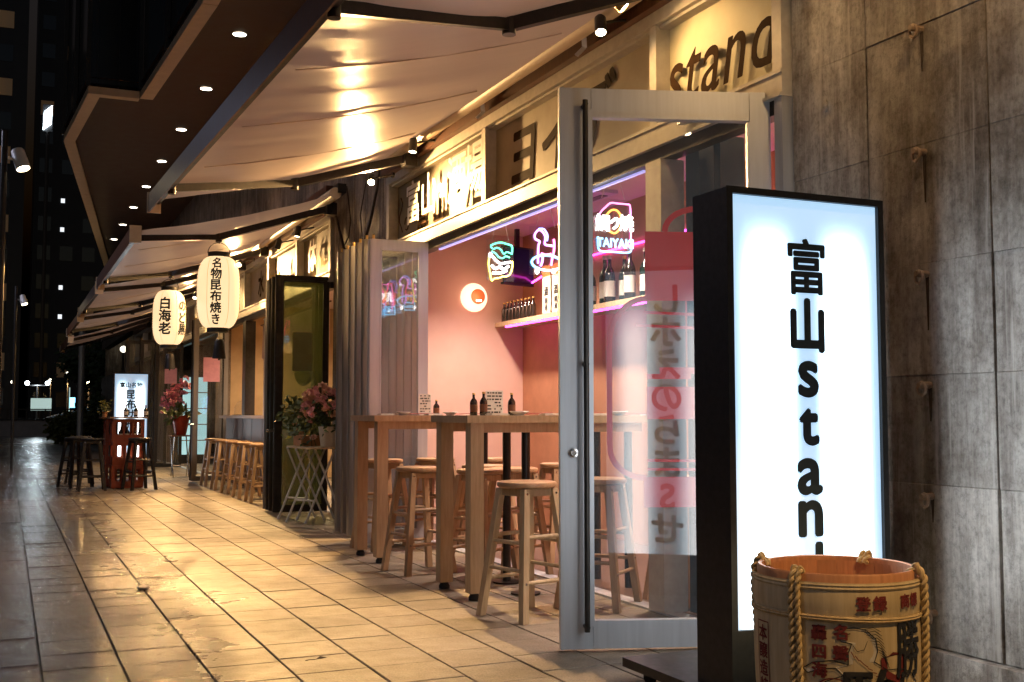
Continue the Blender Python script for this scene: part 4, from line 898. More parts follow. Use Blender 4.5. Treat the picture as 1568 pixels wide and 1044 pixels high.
for i in range(10): merge(outl, bline([(-.045 + i * .006, .112 - i * .008), (-.012 + i * .004, .118 - i * .010), (.012 + i * .003, .105 - i * .012)], HA, HZ, .0022))
merge(outl, bline([(-.088, .098), (-.078, .101)], HA, HZ, .006)); merge(outl, bline([(-.112, .086), (-.09, .087)], HA, HZ, .002)); merge(outl, bline([(-.075, .072), (-.06, .05), (-.04, .055), (-.03, .08)], HA, HZ, .002))
merge(outl, bline([(.01, -.01), (.02, -.05), (.0, -.08)], HA, HZ, .002)); merge(outl, bline([(.11, -.03), (.1, -.06), (.11, -.085)], HA, HZ, .002))
part('horse_outline_print', outl, 'black_ink', bt)
rd = poly_fill([(.01, .03), (.035, .035), (.05, .045), (.085, .04), (.105, .035), (.10, -.02), (.07, -.045), (.03, -.03), (.012, .0)], HA, HZ, .0028)
for i in range(7): merge(rd, bline([(-.078 + i * .012, .05 - i * .012), (-.068 + i * .013, .032 - i * .009)], HA, HZ, .005, .0028))
part('saddle_print', rd, 'red_ink', bt)
bk_ = MB(); bk_.text('勝', .185, bw(.93, .385, .0034), .0026, width=.62); bk_.text('駒', .20, bw(.42, .235, .0034), .0034, width=1.1)
part_each('brush_character', bk_, 'black_ink', bt)

# ================================================================== TABLES, STOOLS, TABLEWARE
TT = 1.066
def bar_table(y0, y1, x0, x1, pale, label, black=False):
    t = thing('bar_table', label, 'table', ((x0 + x1) / 2, (y0 + y1) / 2, 0), 'high wooden bar tables')
    k = 3
    for i in range(k):
        a, b = y0 + (y1 - y0) * i / k, y0 + (y1 - y0) * (i + 1) / k
        part('top_plank', MB().box(x0, x1, a + (.0008 if i else 0), b - (.0008 if i < k - 1 else 0), TT - .043, TT - .0005 * (i % 2)), 'wood_pale' if pale else 'wood', t)
    part('apron', MB().box(x0 + .06, x1 - .06, y0 + .03, y0 + .055, TT - .10, TT - .044).box(x0 + .06, x1 - .06, y1 - .055, y1 - .03, TT - .10, TT - .044), 'wood', t)
    s = .082
    for (lx, ly) in ((x0 + .03, y0 + .02), (x0 + .03, y1 - .02 - s)):
        lg = part('leg', MB().box(lx, lx + s, ly, ly + s, .045, TT - .044), 'wood_pale' if pale else 'wood', t)
        part('foot', MB().lathe([(.032, .003), (.034, .02), (.02, .045)], (lx + s / 2, ly + s / 2, 0), 14), 'rubber', lg, True)
    for (lx, ly) in ((x1 - .12, y0 + .1), (x1 - .12, y1 - .1)):
        part('leg', MB().tube([(lx, ly, .005), (lx, ly, TT - .044)], .026, 12), 'black_metal', t, True)
    return t
bar_table(7.80, 8.42, 2.42, 3.62, False, 'warm brown wooden bar table next to the stacked folding doors')
bar_table(6.01, 6.62, 2.42, 3.66, True, 'pale topped wooden bar table nearer the open glass door')
for i, (x, y) in enumerate(((2.94, 6.62), (2.86, 6.16))):
    lt = thing('table_support', ['slim black steel support post under the pale bar table, left one', 'slim black steel support post under the pale bar table, right one'][i], 'post', (x, y, 0))
    part('tube', MB().tube([(x, y, .008), (x, y, TT - .045)], .026, 12), 'black_metal', lt, True); part('flange', MB().lathe([(.09, .004), (.09, .012), (.03, .016)], (x, y, 0), 18), 'black_metal', lt, True)
def stool(seat_mat='wood_seat', leg_mat='wood', Hs=.715):
    t = thing('bar_stool', 'x', 'stool', (0, 0, 0), 'round wooden bar stools')
    part('seat', MB().lathe([(.05, Hs - .034), (.145, Hs - .034), (.160, Hs - .026), (.163, Hs - .014), (.158, Hs - .003), (.145, Hs), (.001, Hs + .0005)], (0, 0, 0), 32), seat_mat, t, True)
    part('seat_frame', MB().box(-.105, .105, -.105, -.085, Hs - .075, Hs - .035).box(-.105, .105, .085, .105, Hs - .075, Hs - .035).box(-.105, -.085, -.084, .084, Hs - .075, Hs - .035).box(.085, .105, -.084, .084, Hs - .075, Hs - .035), leg_mat, t)
    top, bot = .095, .175
    def at_(sx, sy, z): k = 1 - z / Hs; r = top + (bot - top) * k; return Vector((sx * r, sy * r, z))
    for sx, sy in ((1, 1), (1, -1), (-1, 1), (-1, -1)):
        a, b = at_(sx, sy, 0.002), at_(sx, sy, Hs - .036); w = .019
        P = [p + Vector((i * w, j * w, 0)) for p in (a, b) for i, j in ((-1, -1), (1, -1), (1, 1), (-1, 1))]
        lg = part('leg', MB().add(P, [(0, 3, 2, 1), (4, 5, 6, 7), (0, 1, 5, 4), (1, 2, 6, 5), (2, 3, 7, 6), (3, 0, 4, 7)]), leg_mat, t)
        for z in (Hs - .06, .20 if sx * sy > 0 else .26):
            c = at_(sx, sy, z); part('screw_head', MB().lathe([(.007, 0), (.006, .003)], c + Vector((0, -w if sy < 0 else w, 0)), 8, (0, sy, 0)), 'steel', lg)
    for (a, b, zs) in (((-1, -1), (1, -1), (.20, .43)), ((-1, 1), (1, 1), (.20, .43)), ((-1, -1), (-1, 1), (.26, .40)), ((1, -1), (1, 1), (.26, .40))):
        for z in zs: part('rung', MB().tube([at_(*a, z), at_(*b, z)], .011, 8), leg_mat, t, True)
    return t
S0 = stool()
S1 = stool(seat_mat='wood_seat', leg_mat='wood_pale')
spots = [(2.56, 5.50, .28, 'pale legged bar stool in front, nearest the open glass door', True), (2.60, 7.34, .15, 'bar stool tucked between the two bar tables at the pavement edge', False),
         (2.86, 6.86, .5, 'bar stool behind the thick leg of the pale bar table', False), (3.14, 6.95, .1, 'bar stool inside the bar, second behind the pale bar table', False),
         (2.78, 8.72, .2, 'bar stool half hidden behind the brown table, beside the folded doors', False), (3.25, 8.78, .6, 'bar stool by the pink wall behind the brown bar table', False),
         (3.66, 8.6, .3, 'bar stool near the bar back wall, right of the black supports', False), (3.06, 5.62, .7, 'bar stool seen through the glass door next to the sill', False),
         (3.75, 7.45, .0, 'bar stool deep inside the bar under the bottle shelf', False), (3.12, 7.42, .4, 'bar stool between the two tables just inside the sill', False), (3.62, 5.55, .2, 'bar stool seen low through the door glass at the back', False)]
first = {True: S1, False: S0}
for (x, y, rz, lab, pale) in spots:
    if first[pale] is not None:
        o = first[pale]; first[pale] = None; o.location = (x, y, .0); o.rotation_euler = (0, 0, rz); o['label'] = lab
    else: copy_tree(S1 if pale else S0, (x, y, 0), rz, lab)
for o in ():
    pass
# bottles, menus, chopsticks and dishes on the two tables
def menu(x, y, rz, label, w=.105, h=.20):
    t = thing('menu_card', label, 'menu', (x, y, TT)); c, s = math.cos(rz), math.sin(rz)
    u = Vector((c, s, 0)); nrm = Vector((s, -c, 0)); o = Vector((x, y, TT + .001)) - u * w / 2
    part('card', MB().obox(o, u * w, -nrm * .003 + Vector((0, 0, 0)), Vector((0, 0, h))), 'paper', t)
    part('stand', MB().obox(o + nrm * .02, u * w, -nrm * .05, Vector((0, 0, .008))), 'acrylic', t)
    m_ = MB(); rr = random.Random(int(x * 1000 + y * 77))
    for r_ in range(9):
        a = .01
        while a < w - .015:
            l = rr.uniform(.008, .03)
            if rr.random() < .8:
                b = min(a + l, w - .01); z = h - .02 - r_ * .02
                P = [o + u * a + nrm * .0012 + Vector((0, 0, z)), o + u * b + nrm * .0012 + Vector((0, 0, z)), o + u * b + nrm * .0012 + Vector((0, 0, z + .009)), o + u * a + nrm * .0012 + Vector((0, 0, z + .009))]
                m_.add(P, [(0, 1, 2, 3)])
            a += l + .006
    part('small_print', m_, 'black_ink', t)
menu(2.775, 6.44, .12, 'white printed menu card standing among the sauce bottles on the pale table', .125, .155)
menu(2.95, 8.2, -.1, 'grey printed menu card on the brown bar table beside the folded doors', .10, .165)
def sauce(x, y, label, h=.13): return bottle(x, y, TT, h, .024, 'bottle_dark', 'gold_cap', 'wood_dark', label, 'sauce bottles on the bar tables')
sauce(2.685, 6.40, 'gold capped sauce bottle left of the menu card on the pale table, front one', .145); sauce(2.66, 6.50, 'gold capped sauce bottle left of the menu card on the pale table, rear one', .14)
sauce(2.875, 6.40, 'gold capped sauce bottle right of the menu card on the pale table', .14); sauce(3.05, 8.22, 'small sauce bottle on the brown table beside the grey menu', .12)
def dish(x, y, label, r=.06):
    t = thing('small_dish', label, 'dish', (x, y, TT), 'small dishes on the bar tables')
    part('bowl', MB().lathe([(r * .45, .002), (r * .5, .006), (r, .024), (r * .97, .026), (r * .48, .009), (.001, .008)], (x, y, TT), 24, caps=False), 'porcelain', t, True)
    part('foot_ring', MB().lathe([(r * .42, 0), (r * .42, .003)], (x, y, TT), 18), 'porcelain', t)
def sticks(x, y, rz, label):
    t = thing('chopsticks', label, 'chopsticks', (x, y, TT), 'pairs of chopsticks on the bar tables'); c, s = math.cos(rz), math.sin(rz)
    for d in (-.006, .006): part('stick', MB().tube([(x - c * .11 - s * d * 2, y - s * .11 + c * d * 2, TT + .010), (x + c * .11 - s * d, y + s * .11 + c * d, TT + .016)], [.004, .0025], 6), 'red_lacquer', t, True)
    part('rest', MB().box(x + c * .07 - .012, x + c * .07 + .012, y + s * .07 - .02, y + s * .07 + .02, TT, TT + .010), 'porcelain', t)
def napkin(x, y, rz, label):
    t = thing('napkin', label, 'napkin', (x, y, TT), 'folded napkins on the bar tables'); c, s = math.cos(rz), math.sin(rz); u, v = Vector((c, s, 0)), Vector((-s, c, 0))
    part('lower_fold', MB().obox(Vector((x, y, TT + .001)) - u * .06 - v * .04, u * .12, v * .08, (0, 0, .006)), 'paper', t); part('upper_fold', MB().obox(Vector((x, y, TT + .0075)) - u * .055 - v * .036, u * .11, v * .07, (0, 0, .006)), 'paper', t)
for i, (x, d) in enumerate(((2.80, 'first'), (3.15, 'second'), (3.48, 'third'))):
    dish(x, 6.12, 'blue white dish on the front edge of the pale table, %s from the pavement' % d); sticks(x + .12, 6.14, .06, 'red chopsticks on the front edge of the pale table, %s from the pavement' % d); napkin(x - .13, 6.15, .1, 'folded napkin on the front edge of the pale table, %s from the pavement' % d)
for i, (x, d) in enumerate(((2.68, 'nearer the pavement'), (3.05, 'farther inside'))):
    dish(x, 7.92, 'white dish on the brown bar table, %s' % d); sticks(x + .14, 7.94, .05, 'red chopsticks on the brown bar table, %s' % d); napkin(x - .12, 7.96, .1, 'folded napkin on the brown bar table, %s' % d)
# ================================================================== NEON SIGNS
def neon(x, y, z, label, runs, frame, hang, cat='neon sign', axis='x', sy=-1):
    """runs: list of (material, [(a, b) points], radius); drawn on a clear panel facing the camera"""
    t = thing('neon_sign', label, cat, (x, y, z), 'neon signs hung inside the bar')
    sc_n = .86 if 'taiyaki' not in label else 1.0; w, h = frame[0] * sc_n, frame[1] * sc_n
    part('clear_panel', MB().box(x - w / 2, x + w / 2, y + .006, y + .010, z - h / 2, z + h / 2), 'glass_clear', t)
    for (mat, pts, r) in runs:
        P = []
        for i in range(len(pts) - 1):     # smooth Catmull-Rom
            p0, p1, p2, p3 = [Vector((*pts[min(max(i + q, 0), len(pts) - 1)], 0)) for q in (-1, 0, 1, 2)]
            for k in range(5):
                u = k / 5; P.append(.5 * ((2 * p1) + (-p0 + p2) * u + (2 * p0 - 5 * p1 + 4 * p2 - p3) * u * u + (-p0 + 3 * p1 - 3 * p2 + p3) * u ** 3))
        P.append(Vector((*pts[-1], 0)))
        part('neon_tube', MB().tube([(x + sy * -1 * p.x * sc_n, y + sy * .004, z + p.y * sc_n) for p in P], r * .92, 7), mat, t, True)
    for q, dx in enumerate((-w * .3, w * .3)):
        part('hanging_cord', MB().tube([(x + dx, y, z + h / 2), (x + dx * .25, y, z + h / 2 + hang)], .003, 5), 'white_paint', t)
    part('ceiling_hook', MB().box(x - .05, x + .05, y - .03, y + .03, z + h / 2 + hang, z + h / 2 + hang + .02), 'black_metal', t)
    return t
def circ(cx, cy, rx, ry, a0=0, a1=360, n=12): return [(cx + rx * math.cos(R(a0 + (a1 - a0) * i / n)), cy + ry * math.sin(R(a0 + (a1 - a0) * i / n))) for i in range(n + 1)]
neon(3.52, 8.05, 2.285, 'green and yellow neon sign shaped like a snack bag', [
    ('neon_green', [(-.10, .13), (-.06, .15), (0, .165), (.06, .155), (.11, .14), (.115, .10), (.11, .06)], .007), ('neon_green', [(-.10, .12), (-.07, .10), (-.04, .115), (0, .10), (.03, .06), (.06, .08), (.10, .07)], .006),
    ('neon_green', [(-.09, .08), (-.05, .06), (-.02, .03), (.02, .02), (.05, .04), (.09, .03)], .006), ('neon_white', [(-.11, .02), (-.105, .06), (-.08, .03), (-.04, -.01), (.0, -.03), (.05, -.02), (.10, -.01)], .009),
    ('neon_yellow', [(-.115, .03), (-.12, -.05), (-.105, -.13), (-.09, -.19), (-.06, -.17), (-.02, -.165), (.02, -.15), (.06, -.145), (.095, -.12), (.115, -.06), (.115, .0)], .007),
    ('neon_white', [(-.09, -.05), (-.05, -.08), (-.01, -.06), (.03, -.08), (.08, -.05)], .010), ('neon_white', [(-.08, -.12), (-.03, -.12), (.02, -.11), (.06, -.09)], .010)], (.27, .38), .22)
neon(3.60, 7.40, 2.275, 'violet and blue neon sign of a rocking horse toy', [
    ('neon_cyan', circ(.01, -.10, .145, .065, 0, 360, 16), .009), ('neon_violet', [(-.075, -.11), (-.075, -.02), (-.07, .05), (-.06, .08), (-.10, .10), (-.105, .14), (-.07, .18), (-.03, .165), (-.005, .12), (-.01, .06), (.04, .05), (.07, .05)], .008),
    ('neon_pink', [(.075, .11), (.08, .06), (.075, 0), (.06, -.06), (.05, -.12)], .009), ('neon_blue', [(-.07, .19), (-.02, .19), (.015, .14), (.01, .09)], .007), ('neon_pink', [(-.045, -.02), (0, -.03), (.05, -.02)], .008),
    ('neon_white', [(-.08, -.15), (-.085, -.18), (-.075, -.19)], .016), ('neon_white', [(.07, -.15), (.075, -.17), (.065, -.18)], .016), ('neon_violet', [(-.03, -.03), (-.035, -.09), (-.05, -.13)], .009)], (.30, .42), .20)
nt_ = neon(3.62, 6.42, 2.315, 'pink and cyan neon sign reading taiyaki behind the glass door', [
    ('neon_pink', [(-.13, .02), (-.10, .08), (-.06, .12), (-.02, .15), (.04, .15), (.10, .15), (.125, .14), (.13, .05), (.13, -.05), (.13, -.14)], .006), ('neon_cyan', [(.13, -.12), (.12, -.17), (.0, -.175), (-.08, -.175), (-.115, -.16), (-.12, -.08)], .006),
    ('neon_orange', [(-.05, -.02), (-.06, .05), (-.02, .10), (.03, .10), (.06, .05), (.05, -.01), (.01, -.05), (-.03, -.04)], .007), ('neon_white', [(-.02, .02), (.02, .05), (.03, .01), (.0, -.02)], .009)], (.29, .36), .20)
m_ = MB(); m_.text('TAIYAKI', .082, face_my(3.625, 6.405, 2.200), .003, width=.92); part_each('letter', m_, 'neon_cyan', nt_)
m_ = MB(); m_.text('鯛', .115, face_my(3.53, 6.405, 2.325), .003); m_.text('焼', .115, face_my(3.71, 6.405, 2.335), .003); part_each('letter', m_, 'neon_white', nt_)
for i, (x, dz, dx) in enumerate(((4.02, 0, 'left'), (4.15, -.03, 'middle'), (4.40, .03, 'right'))):
    t = thing('neon_sign', 'red and cyan bottle shaped neon sign mirrored in the folded door, %s one' % dx, 'neon sign', (x, 5.1, 2.3), 'bottle shaped neon signs mirrored in the folded door')
    for (mat, pts, r) in (('neon_red', [(-.05, -.02), (-.05, .12), (-.03, .17), (-.02, .25), (.02, .25), (.03, .17), (.05, .12), (.05, -.02)], .009), ('neon_orange', [(-.02, .0), (-.02, .1), (.02, .1), (.02, .0)], .009), ('neon_cyan', [(-.065, -.03), (-.065, -.12), (.065, -.12), (.065, -.03), (-.065, -.03)], .010), ('neon_cyan', [(-.04, -.08), (.04, -.07)], .016)):
        part('neon_tube', MB().tube([(x + a, 5.1, 2.42 + dz + b) for a, b in pts], r, 7), mat, t, True)
    part('hanging_cord', MB().tube([(x, 5.1, 2.67 + dz), (x, 5.1, 2.9)], .003, 5), 'white_paint', t)

# ================================================================== SECOND SHOP
sf2 = front(12.12, 18.90, [12.16, 13.75, 15.4, 17.1, 18.86], 'second shop front with overexposed white sign letters')
transom(sf2, 12.20, 13.71, 'olive_board', '体', .40, 'letter_white', .008, .05, yc=13.1, shear=.1)
transom(sf2, 13.79, 15.36, 'olive_board', '2MA', .40, 'letter_white', .014, .05, yc=14.6)
transom(sf2, 15.44, 17.06, 'sign_board', '水', .40, 'letter_brown', .010, .01); transom(sf2, 17.14, 18.82, 'sign_board', '', .4, 'letter_brown')
part('door_post', MB().box(XF - .05, XF + .1, 16.9, 17.12, .012, 2.474), 'dark_frame', sf2)
struct('second_shop_back_wall', MB().box(5.2, 5.35, 12.0, 19.2, 0, 3.2), 'tan_plaster'); struct('second_shop_ceiling', MB().box(XF + .1, 5.2, 12.12, 18.9, 2.9, 3.0), 'ceiling_paint')
struct('second_shop_side_wall', MB().box(XF + .101, 5.2, 18.92, 19.1, 0, 3.2).box(XF + .101, 5.2, 11.96, 12.1, 0, 3.2), 'tan_plaster')
for i, y in enumerate((13.4, 15.2, 17.2)):
    t = thing('ceiling_lamp', 'warm ceiling lamp inside the second shop, %s from the bouquet' % words[i], 'ceiling lamp', (4.1, y, 2.9), 'warm lamps in the second shop ceiling')
    part('lens', MB().lathe([(.001, -.006), (.09, -.006)], (4.1, y, 2.9), 20, caps=False), 'lamp_warm', t); part('ring', MB().lathe([(.11, -.001), (.11, -.012), (.09, -.012)], (4.1, y, 2.9), 20, caps=False), 'white_paint', t)
    light('lamp_light', 'SPOT', (4.1, y, 2.86), 240, (1, .70, .42), t, .08, (4.0, y, 0), 150, .9)
ct = thing('bar_counter', 'dark wood counter of the second shop behind the row of stools', 'counter', (3.3, 15.6, 0))
part('counter_top', MB().box(3.10, 3.62, 13.0, 18.3, 1.02, 1.062), 'wood', ct)
for i in range(15): part('front_board', MB().box(3.20 - .003 * (i % 2), 3.24, 13.02 + .35 * i, 13.02 + .35 * i + .345, .02, 1.019), 'wood_dark', ct)
S2 = None
for i, y in enumerate((13.95, 14.75, 15.6, 16.5, 17.4)):
    lab = 'wooden stool at the second shop counter, %s from the bouquet' % words[i]
    o = copy_tree(S0, (2.90, y, 0), .04 * (i % 3), lab); o['group'] = 'wooden stools along the second shop counter'
nr = thing('noren_curtain', 'pale pink short split curtain hanging in the second shop opening', 'curtain', (3.5, 14.6, 2.2))
part('rod', MB().tube([(3.48, 13.0, 2.42), (3.48, 17.0, 2.42)], .012, 8), 'wood_dark', nr, True)
for i in range(6):
    a, b = 13.05 + i * .64, 13.05 + i * .64 + .62; V = []; F = []
    for k in range(13):
        y = a + (b - a) * k / 12
        for j, z in enumerate((2.41, 2.2, 1.92)): V.append((3.48 + .012 * math.sin(y * 19) * (j + .3), y, z + .01 * math.sin(y * 7) * j))
    for k in range(12):
        for j in range(2): q = k * 3 + j; F.append((q, q + 1, q + 4, q + 3))
    part('cloth_strip', MB().add(V, F), 'cloth', nr, True)
pan = thing('frying_pan', 'black frying pan hanging in the second shop opening', 'pan', (3.7, 15.3, 1.7))
part('dish', MB().lathe([(.001, 0), (.12, 0), (.15, -.04), (.153, -.04), (.125, .004), (.001, .006)], (3.7, 15.3, 1.62), 24, (-.8, -.6, 0), caps=False), 'pan_iron', pan, True); part('handle', MB().tube([(3.7, 15.3, 1.75), (3.7, 15.3, 2.0)], .011, 8), 'pan_iron', pan, True)
part('hook', MB().tube([(3.7, 15.3, 2.0), (3.7, 15.3, 2.06)], .004, 5), 'steel', pan)
kr = thing('kitchen_rack', 'wooden kitchen rack with jars at the back of the second shop', 'rack', (5.0, 15.5, 0))
for z in (1.2, 1.6, 2.0): part('shelf_board', MB().box(4.9, 5.19, 13.2, 18.0, z, z + .03), 'wood_dark', kr)
for y in (13.2, 14.8, 16.4, 17.97): part('upright', MB().box(4.88, 4.9, y, y + .03, .0, 2.4), 'wood_dark', kr)
for i in range(14): part('jar', MB().lathe([(.05, 0), (.055, .1), (.04, .16), (.03, .18)], (5.03, 13.4 + .33 * i, 1.23 + .4 * (i % 3)), 12), ('porcelain', 'terracotta', 'bottle_dark')[i % 3], kr, True)
pnl = thing('wall_post', 'pale violet lit post standing in the second shop opening', 'post', (3.45, 16.2, 0))
part('post', MB().box(3.40, 3.52, 16.25, 16.40, 0, 2.45), 'white_paint', pnl); part('cap', MB().box(3.39, 3.53, 16.24, 16.41, 2.451, 2.47), 'white_paint', pnl)
nb = thing('neon_sign', 'small blue white neon squiggle on the second shop counter', 'neon sign', (3.38, 15.45, 1.1))
part('neon_tube', MB().tube([(3.36 + .03 * math.sin(q * 1.7), 15.3 + .035 * q, 1.09 + .04 * q + .01 * math.cos(q * 2)) for q in range(9)], .016, 7), 'neon_cyan', nb, True); part('neon_tube', MB().tube([(3.40, 15.32 + .03 * q, 1.09 + .045 * q) for q in range(8)], .012, 7), 'neon_blue', nb, True)
part('stand', MB().box(3.30, 3.46, 15.25, 15.6, 1.063, 1.078), 'black_paint', nb)
fg = thing('food_dome', 'glass food dome at the far end of the second shop counter', 'dome', (3.35, 17.6, 1.06))
part('dome', MB().lathe([(.14, .01), (.14, .12), (.10, .2), (.03, .235), (.001, .24)], (3.35, 17.6, 1.062), 24, caps=False), 'glass_clear', fg, True); part('tray', MB().lathe([(.17, .0), (.18, .012)], (3.35, 17.6, 1.062), 24), 'steel', fg, True)

# ================================================================== FLOWERS
def rosette(seed, mat, r=1.0):
    rr = random.Random(seed); mb = MB()
    for ring, (k, rad, tilt) in enumerate(((5, .25, 1.25), (7, .55, .8), (8, .85, .35))):
        for q in range(k):
            a = 2 * math.pi * q / k + ring * .4 + rr.uniform(-.15, .15); d = Vector((math.cos(a), math.sin(a), 0)); s = Vector((-math.sin(a), math.cos(a), 0)); w = .36 + .1 * ring
            up = Vector((0, 0, 1)); tip = d * rad * math.cos(tilt * .6) + up * (.15 + .6 * math.sin(tilt)) * (1 - .2 * ring)
            mb.add([d * rad * .2, tip * .6 + s * w * .5, tip, tip * .6 - s * w * .5, tip * .65 + up * .12], [(0, 1, 4), (1, 2, 4), (2, 3, 4), (3, 0, 4)])
    me = mb.mesh('blossom', mat); me.transform(Matrix.Scale(r, 4)); return me
def leaves(mb, c, spread, n, size, rr):
    for _ in range(n):
        p = Vector(c) + Vector((rr.gauss(0, spread[0]), rr.gauss(0, spread[1]), rr.gauss(0, spread[2]))); d = Vector((rr.gauss(0, 1), rr.gauss(0, 1), rr.gauss(0, .7))).normalized(); s = d.orthogonal().normalized(); l = size * rr.uniform(.6, 1.3); w = l * .32; u = d.cross(s) * l * .1
        mb.add([p, p + d * l * .5 + s * w + u, p + d * l, p + d * l * .5 - s * w + u], [(0, 1, 2), (0, 2, 3)])
def put(mesh, parent, loc, rr, s=1.0):
    o = bpy.data.objects.new('blossom', mesh); COL.objects.link(o); o.parent = parent; o.location = Vector(loc) - Vector(root_loc(parent)); o.rotation_euler = (rr.uniform(-.9, .9), rr.uniform(-.9, .9), rr.uniform(0, 6)); o.scale = (s, s, s); return o
def folding_table(x0, x1, y0, y1, z, label, mat='white_paint', top='wood_pale'):
    t = thing('folding_table', label, 'folding table', ((x0 + x1) / 2, (y0 + y1) / 2, 0))
    part('top', MB().box(x0, x1, y0, y1, z - .022, z), top, t)
    for x in (x0 + .04, x1 - .04):
        part('leg', MB().tube([(x, y0 + .01, .005), (x, y1 - .08, z - .024)], .011, 8), mat, t, True); part('leg', MB().tube([(x + .024, y1 - .01, .005), (x + .024, y0 + .08, z - .024)], .011, 8), mat, t, True)
    part('cross_bar', MB().tube([(x0 + .04, y0 + .15, .20), (x1 - .04, y0 + .15, .20)], .009, 8), mat, t, True); part('cross_bar', MB().tube([(x0 + .064, y1 - .15, .20), (x1 - .016, y1 - .15, .20)], .009, 8), mat, t, True)
    return t
# the crossed legs are seen side on from the pavement, so the table stands along the wall
ft = thing('folding_table', 'small folding table with crossed pale legs carrying the bouquet', 'folding table', (2.85, 11.2, 0))
part('top', MB().prism([(-.42, -.2), (-.40, .2), (.40, .2), (.42, -.2), (.2, -.215), (0, -.195), (-.2, -.215)], (2.86, 11.2, .735), (0, -1, 0), (1, 0, 0), (0, 0, .018)), 'wood_pale', ft)
for yy in (10.92, 11.36):
    for x in (2.66, 3.0):
        pass
for (ya, yb) in ((11.60, 11.05), (11.22, 10.75)):
    for x, dx in ((2.60, .22), (2.74, .22)):
        part('leg', MB().tube([(x - .02, ya - (.22 if x > 2.7 else 0), .006), (x + .26, ya - .02 - (.22 if x > 2.7 else 0), .735)], .011, 8), 'white_paint', ft, True)
        part('rubber_tip', MB().tube([(x - .024, ya - (.22 if x > 2.7 else 0), .0), (x - .012, ya - (.22 if x > 2.7 else 0), .03)], .014, 8), 'white_paint', ft, True)
        part('leg', MB().tube([(x + .36, ya - .02 - (.22 if x > 2.7 else 0), .006), (x + .06, ya - (.22 if x > 2.7 else 0), .735)], .011, 8), 'white_paint', ft, True)
    part('cross_bar', MB().tube([(2.655, ya, .22), (2.80, ya - .22, .22)], .009, 8), 'white_paint', ft, True)
rr = random.Random(11)
bq = thing('flower_bouquet', 'large pink and peach bouquet in a pale vase in front of the dark folding door', 'bouquet', (2.93, 10.95, .755))
part('vase', MB().lathe([(.075, 0), (.085, .02), (.105, .18), (.11, .2), (.095, .2), (.07, .03)], (2.93, 10.95, .755), 24, caps=False), 'cream_card', bq, True)
P1, P2, P3 = rosette(1, 'petal_pink', .048), rosette(2, 'petal_peach', .05), rosette(3, 'petal_yellow', .055)
lv = MB(); leaves(lv, (2.92, 10.95, 1.08), (.10, .15, .10), 260, .075, rr); part('foliage', lv, 'leaf', bq, kind='stuff')
for i in range(95):
    a, e = rr.uniform(0, 6.28), rr.uniform(-.4, 1.5); rad = rr.uniform(.75, 1.05); q = (2.87 + .19 * rad * math.cos(a) * math.cos(e), 11.0 + .30 * rad * math.sin(a) * math.cos(e), 1.14 + .20 * rad * math.sin(e))
    put((P1, P2, P2, P1, P3 if i % 16 == 4 else P1)[i % 5], bq, q, rr, rr.uniform(.95, 1.5))
part('stem', MB().tube([(2.93, 10.95, .8), (2.92, 10.97, 1.1)], .03, 8), 'leaf', bq)
pb = thing('flower_basket', 'leafy arrangement in a terracotta planter left of the bouquet', 'plant', (2.80, 11.4, .755))
part('planter', MB().box(2.72, 2.92, 11.25, 11.58, .755, .86), 'terracotta', pb)
lv = MB(); leaves(lv, (2.76, 11.45, 1.02), (.08, .17, .11), 190, .085, rr); leaves(lv, (2.72, 11.65, 1.10), (.06, .12, .07), 80, .07, rr); part('foliage', lv, 'leaf', pb, kind='stuff')
for i in range(7): put(P3 if i % 2 else P2, pb, (2.74 + rr.gauss(0, .06), 11.42 + rr.gauss(0, .13), .98 + rr.gauss(0, .09)), rr, .8)
for (x, y, z) in ((2.80, 11.05, .84), (2.75, 11.02, .99)):
    fl = thing('rose', ['single peach rose leaning at the table edge', 'single pink rose hanging low from the bouquet'][z > .9], 'flower', (x, y, z)); put(P2 if z < .9 else P1, fl, (x, y, z), rr, 1.1)
    part('stem', MB().tube([(x, y, z - .0), (x + .03, y + .02, .757)], .004, 5), 'leaf', fl)
# far orchid on a folding stand
ot = folding_table(2.58, 2.92, 19.9, 20.4, .72, 'far folding stand holding the pink orchid', 'steel', 'wood_dark')
oc = thing('orchid', 'pink orchid plant in a wrapped pot by the far shop', 'orchid', (2.75, 20.1, .72))
part('pot', MB().lathe([(.09, 0), (.10, .02), (.16, .34), (.10, .33)], (2.75, 20.1, .72), 20, caps=False), 'red_lacquer', oc, True)
PM = rosette(5, 'petal_magenta', .06)
for k in range(7):
    part('stem', MB().tube([(2.75, 20.1, 1.0), (2.72 - .03 * k, 20.0, 1.35 + .03 * k), (2.62 - .045 * k + .16, 19.9, 1.62 - .04 * k)], .005, 5), 'leaf', oc)
for i in range(85):
    k = rr.random(); q = (2.44 + .42 * k + rr.gauss(0, .05), 19.95 + rr.gauss(0, .1), 1.22 + .48 * k - .1 * k * k + rr.gauss(0, .09)); put(PM if i % 3 else P1, oc, q, rr, rr.uniform(.9, 1.4))
lv = MB(); leaves(lv, (2.75, 20.1, 1.08), (.1, .1, .06), 60, .16, rr); part('foliage', lv, 'leaf', oc, kind='stuff')

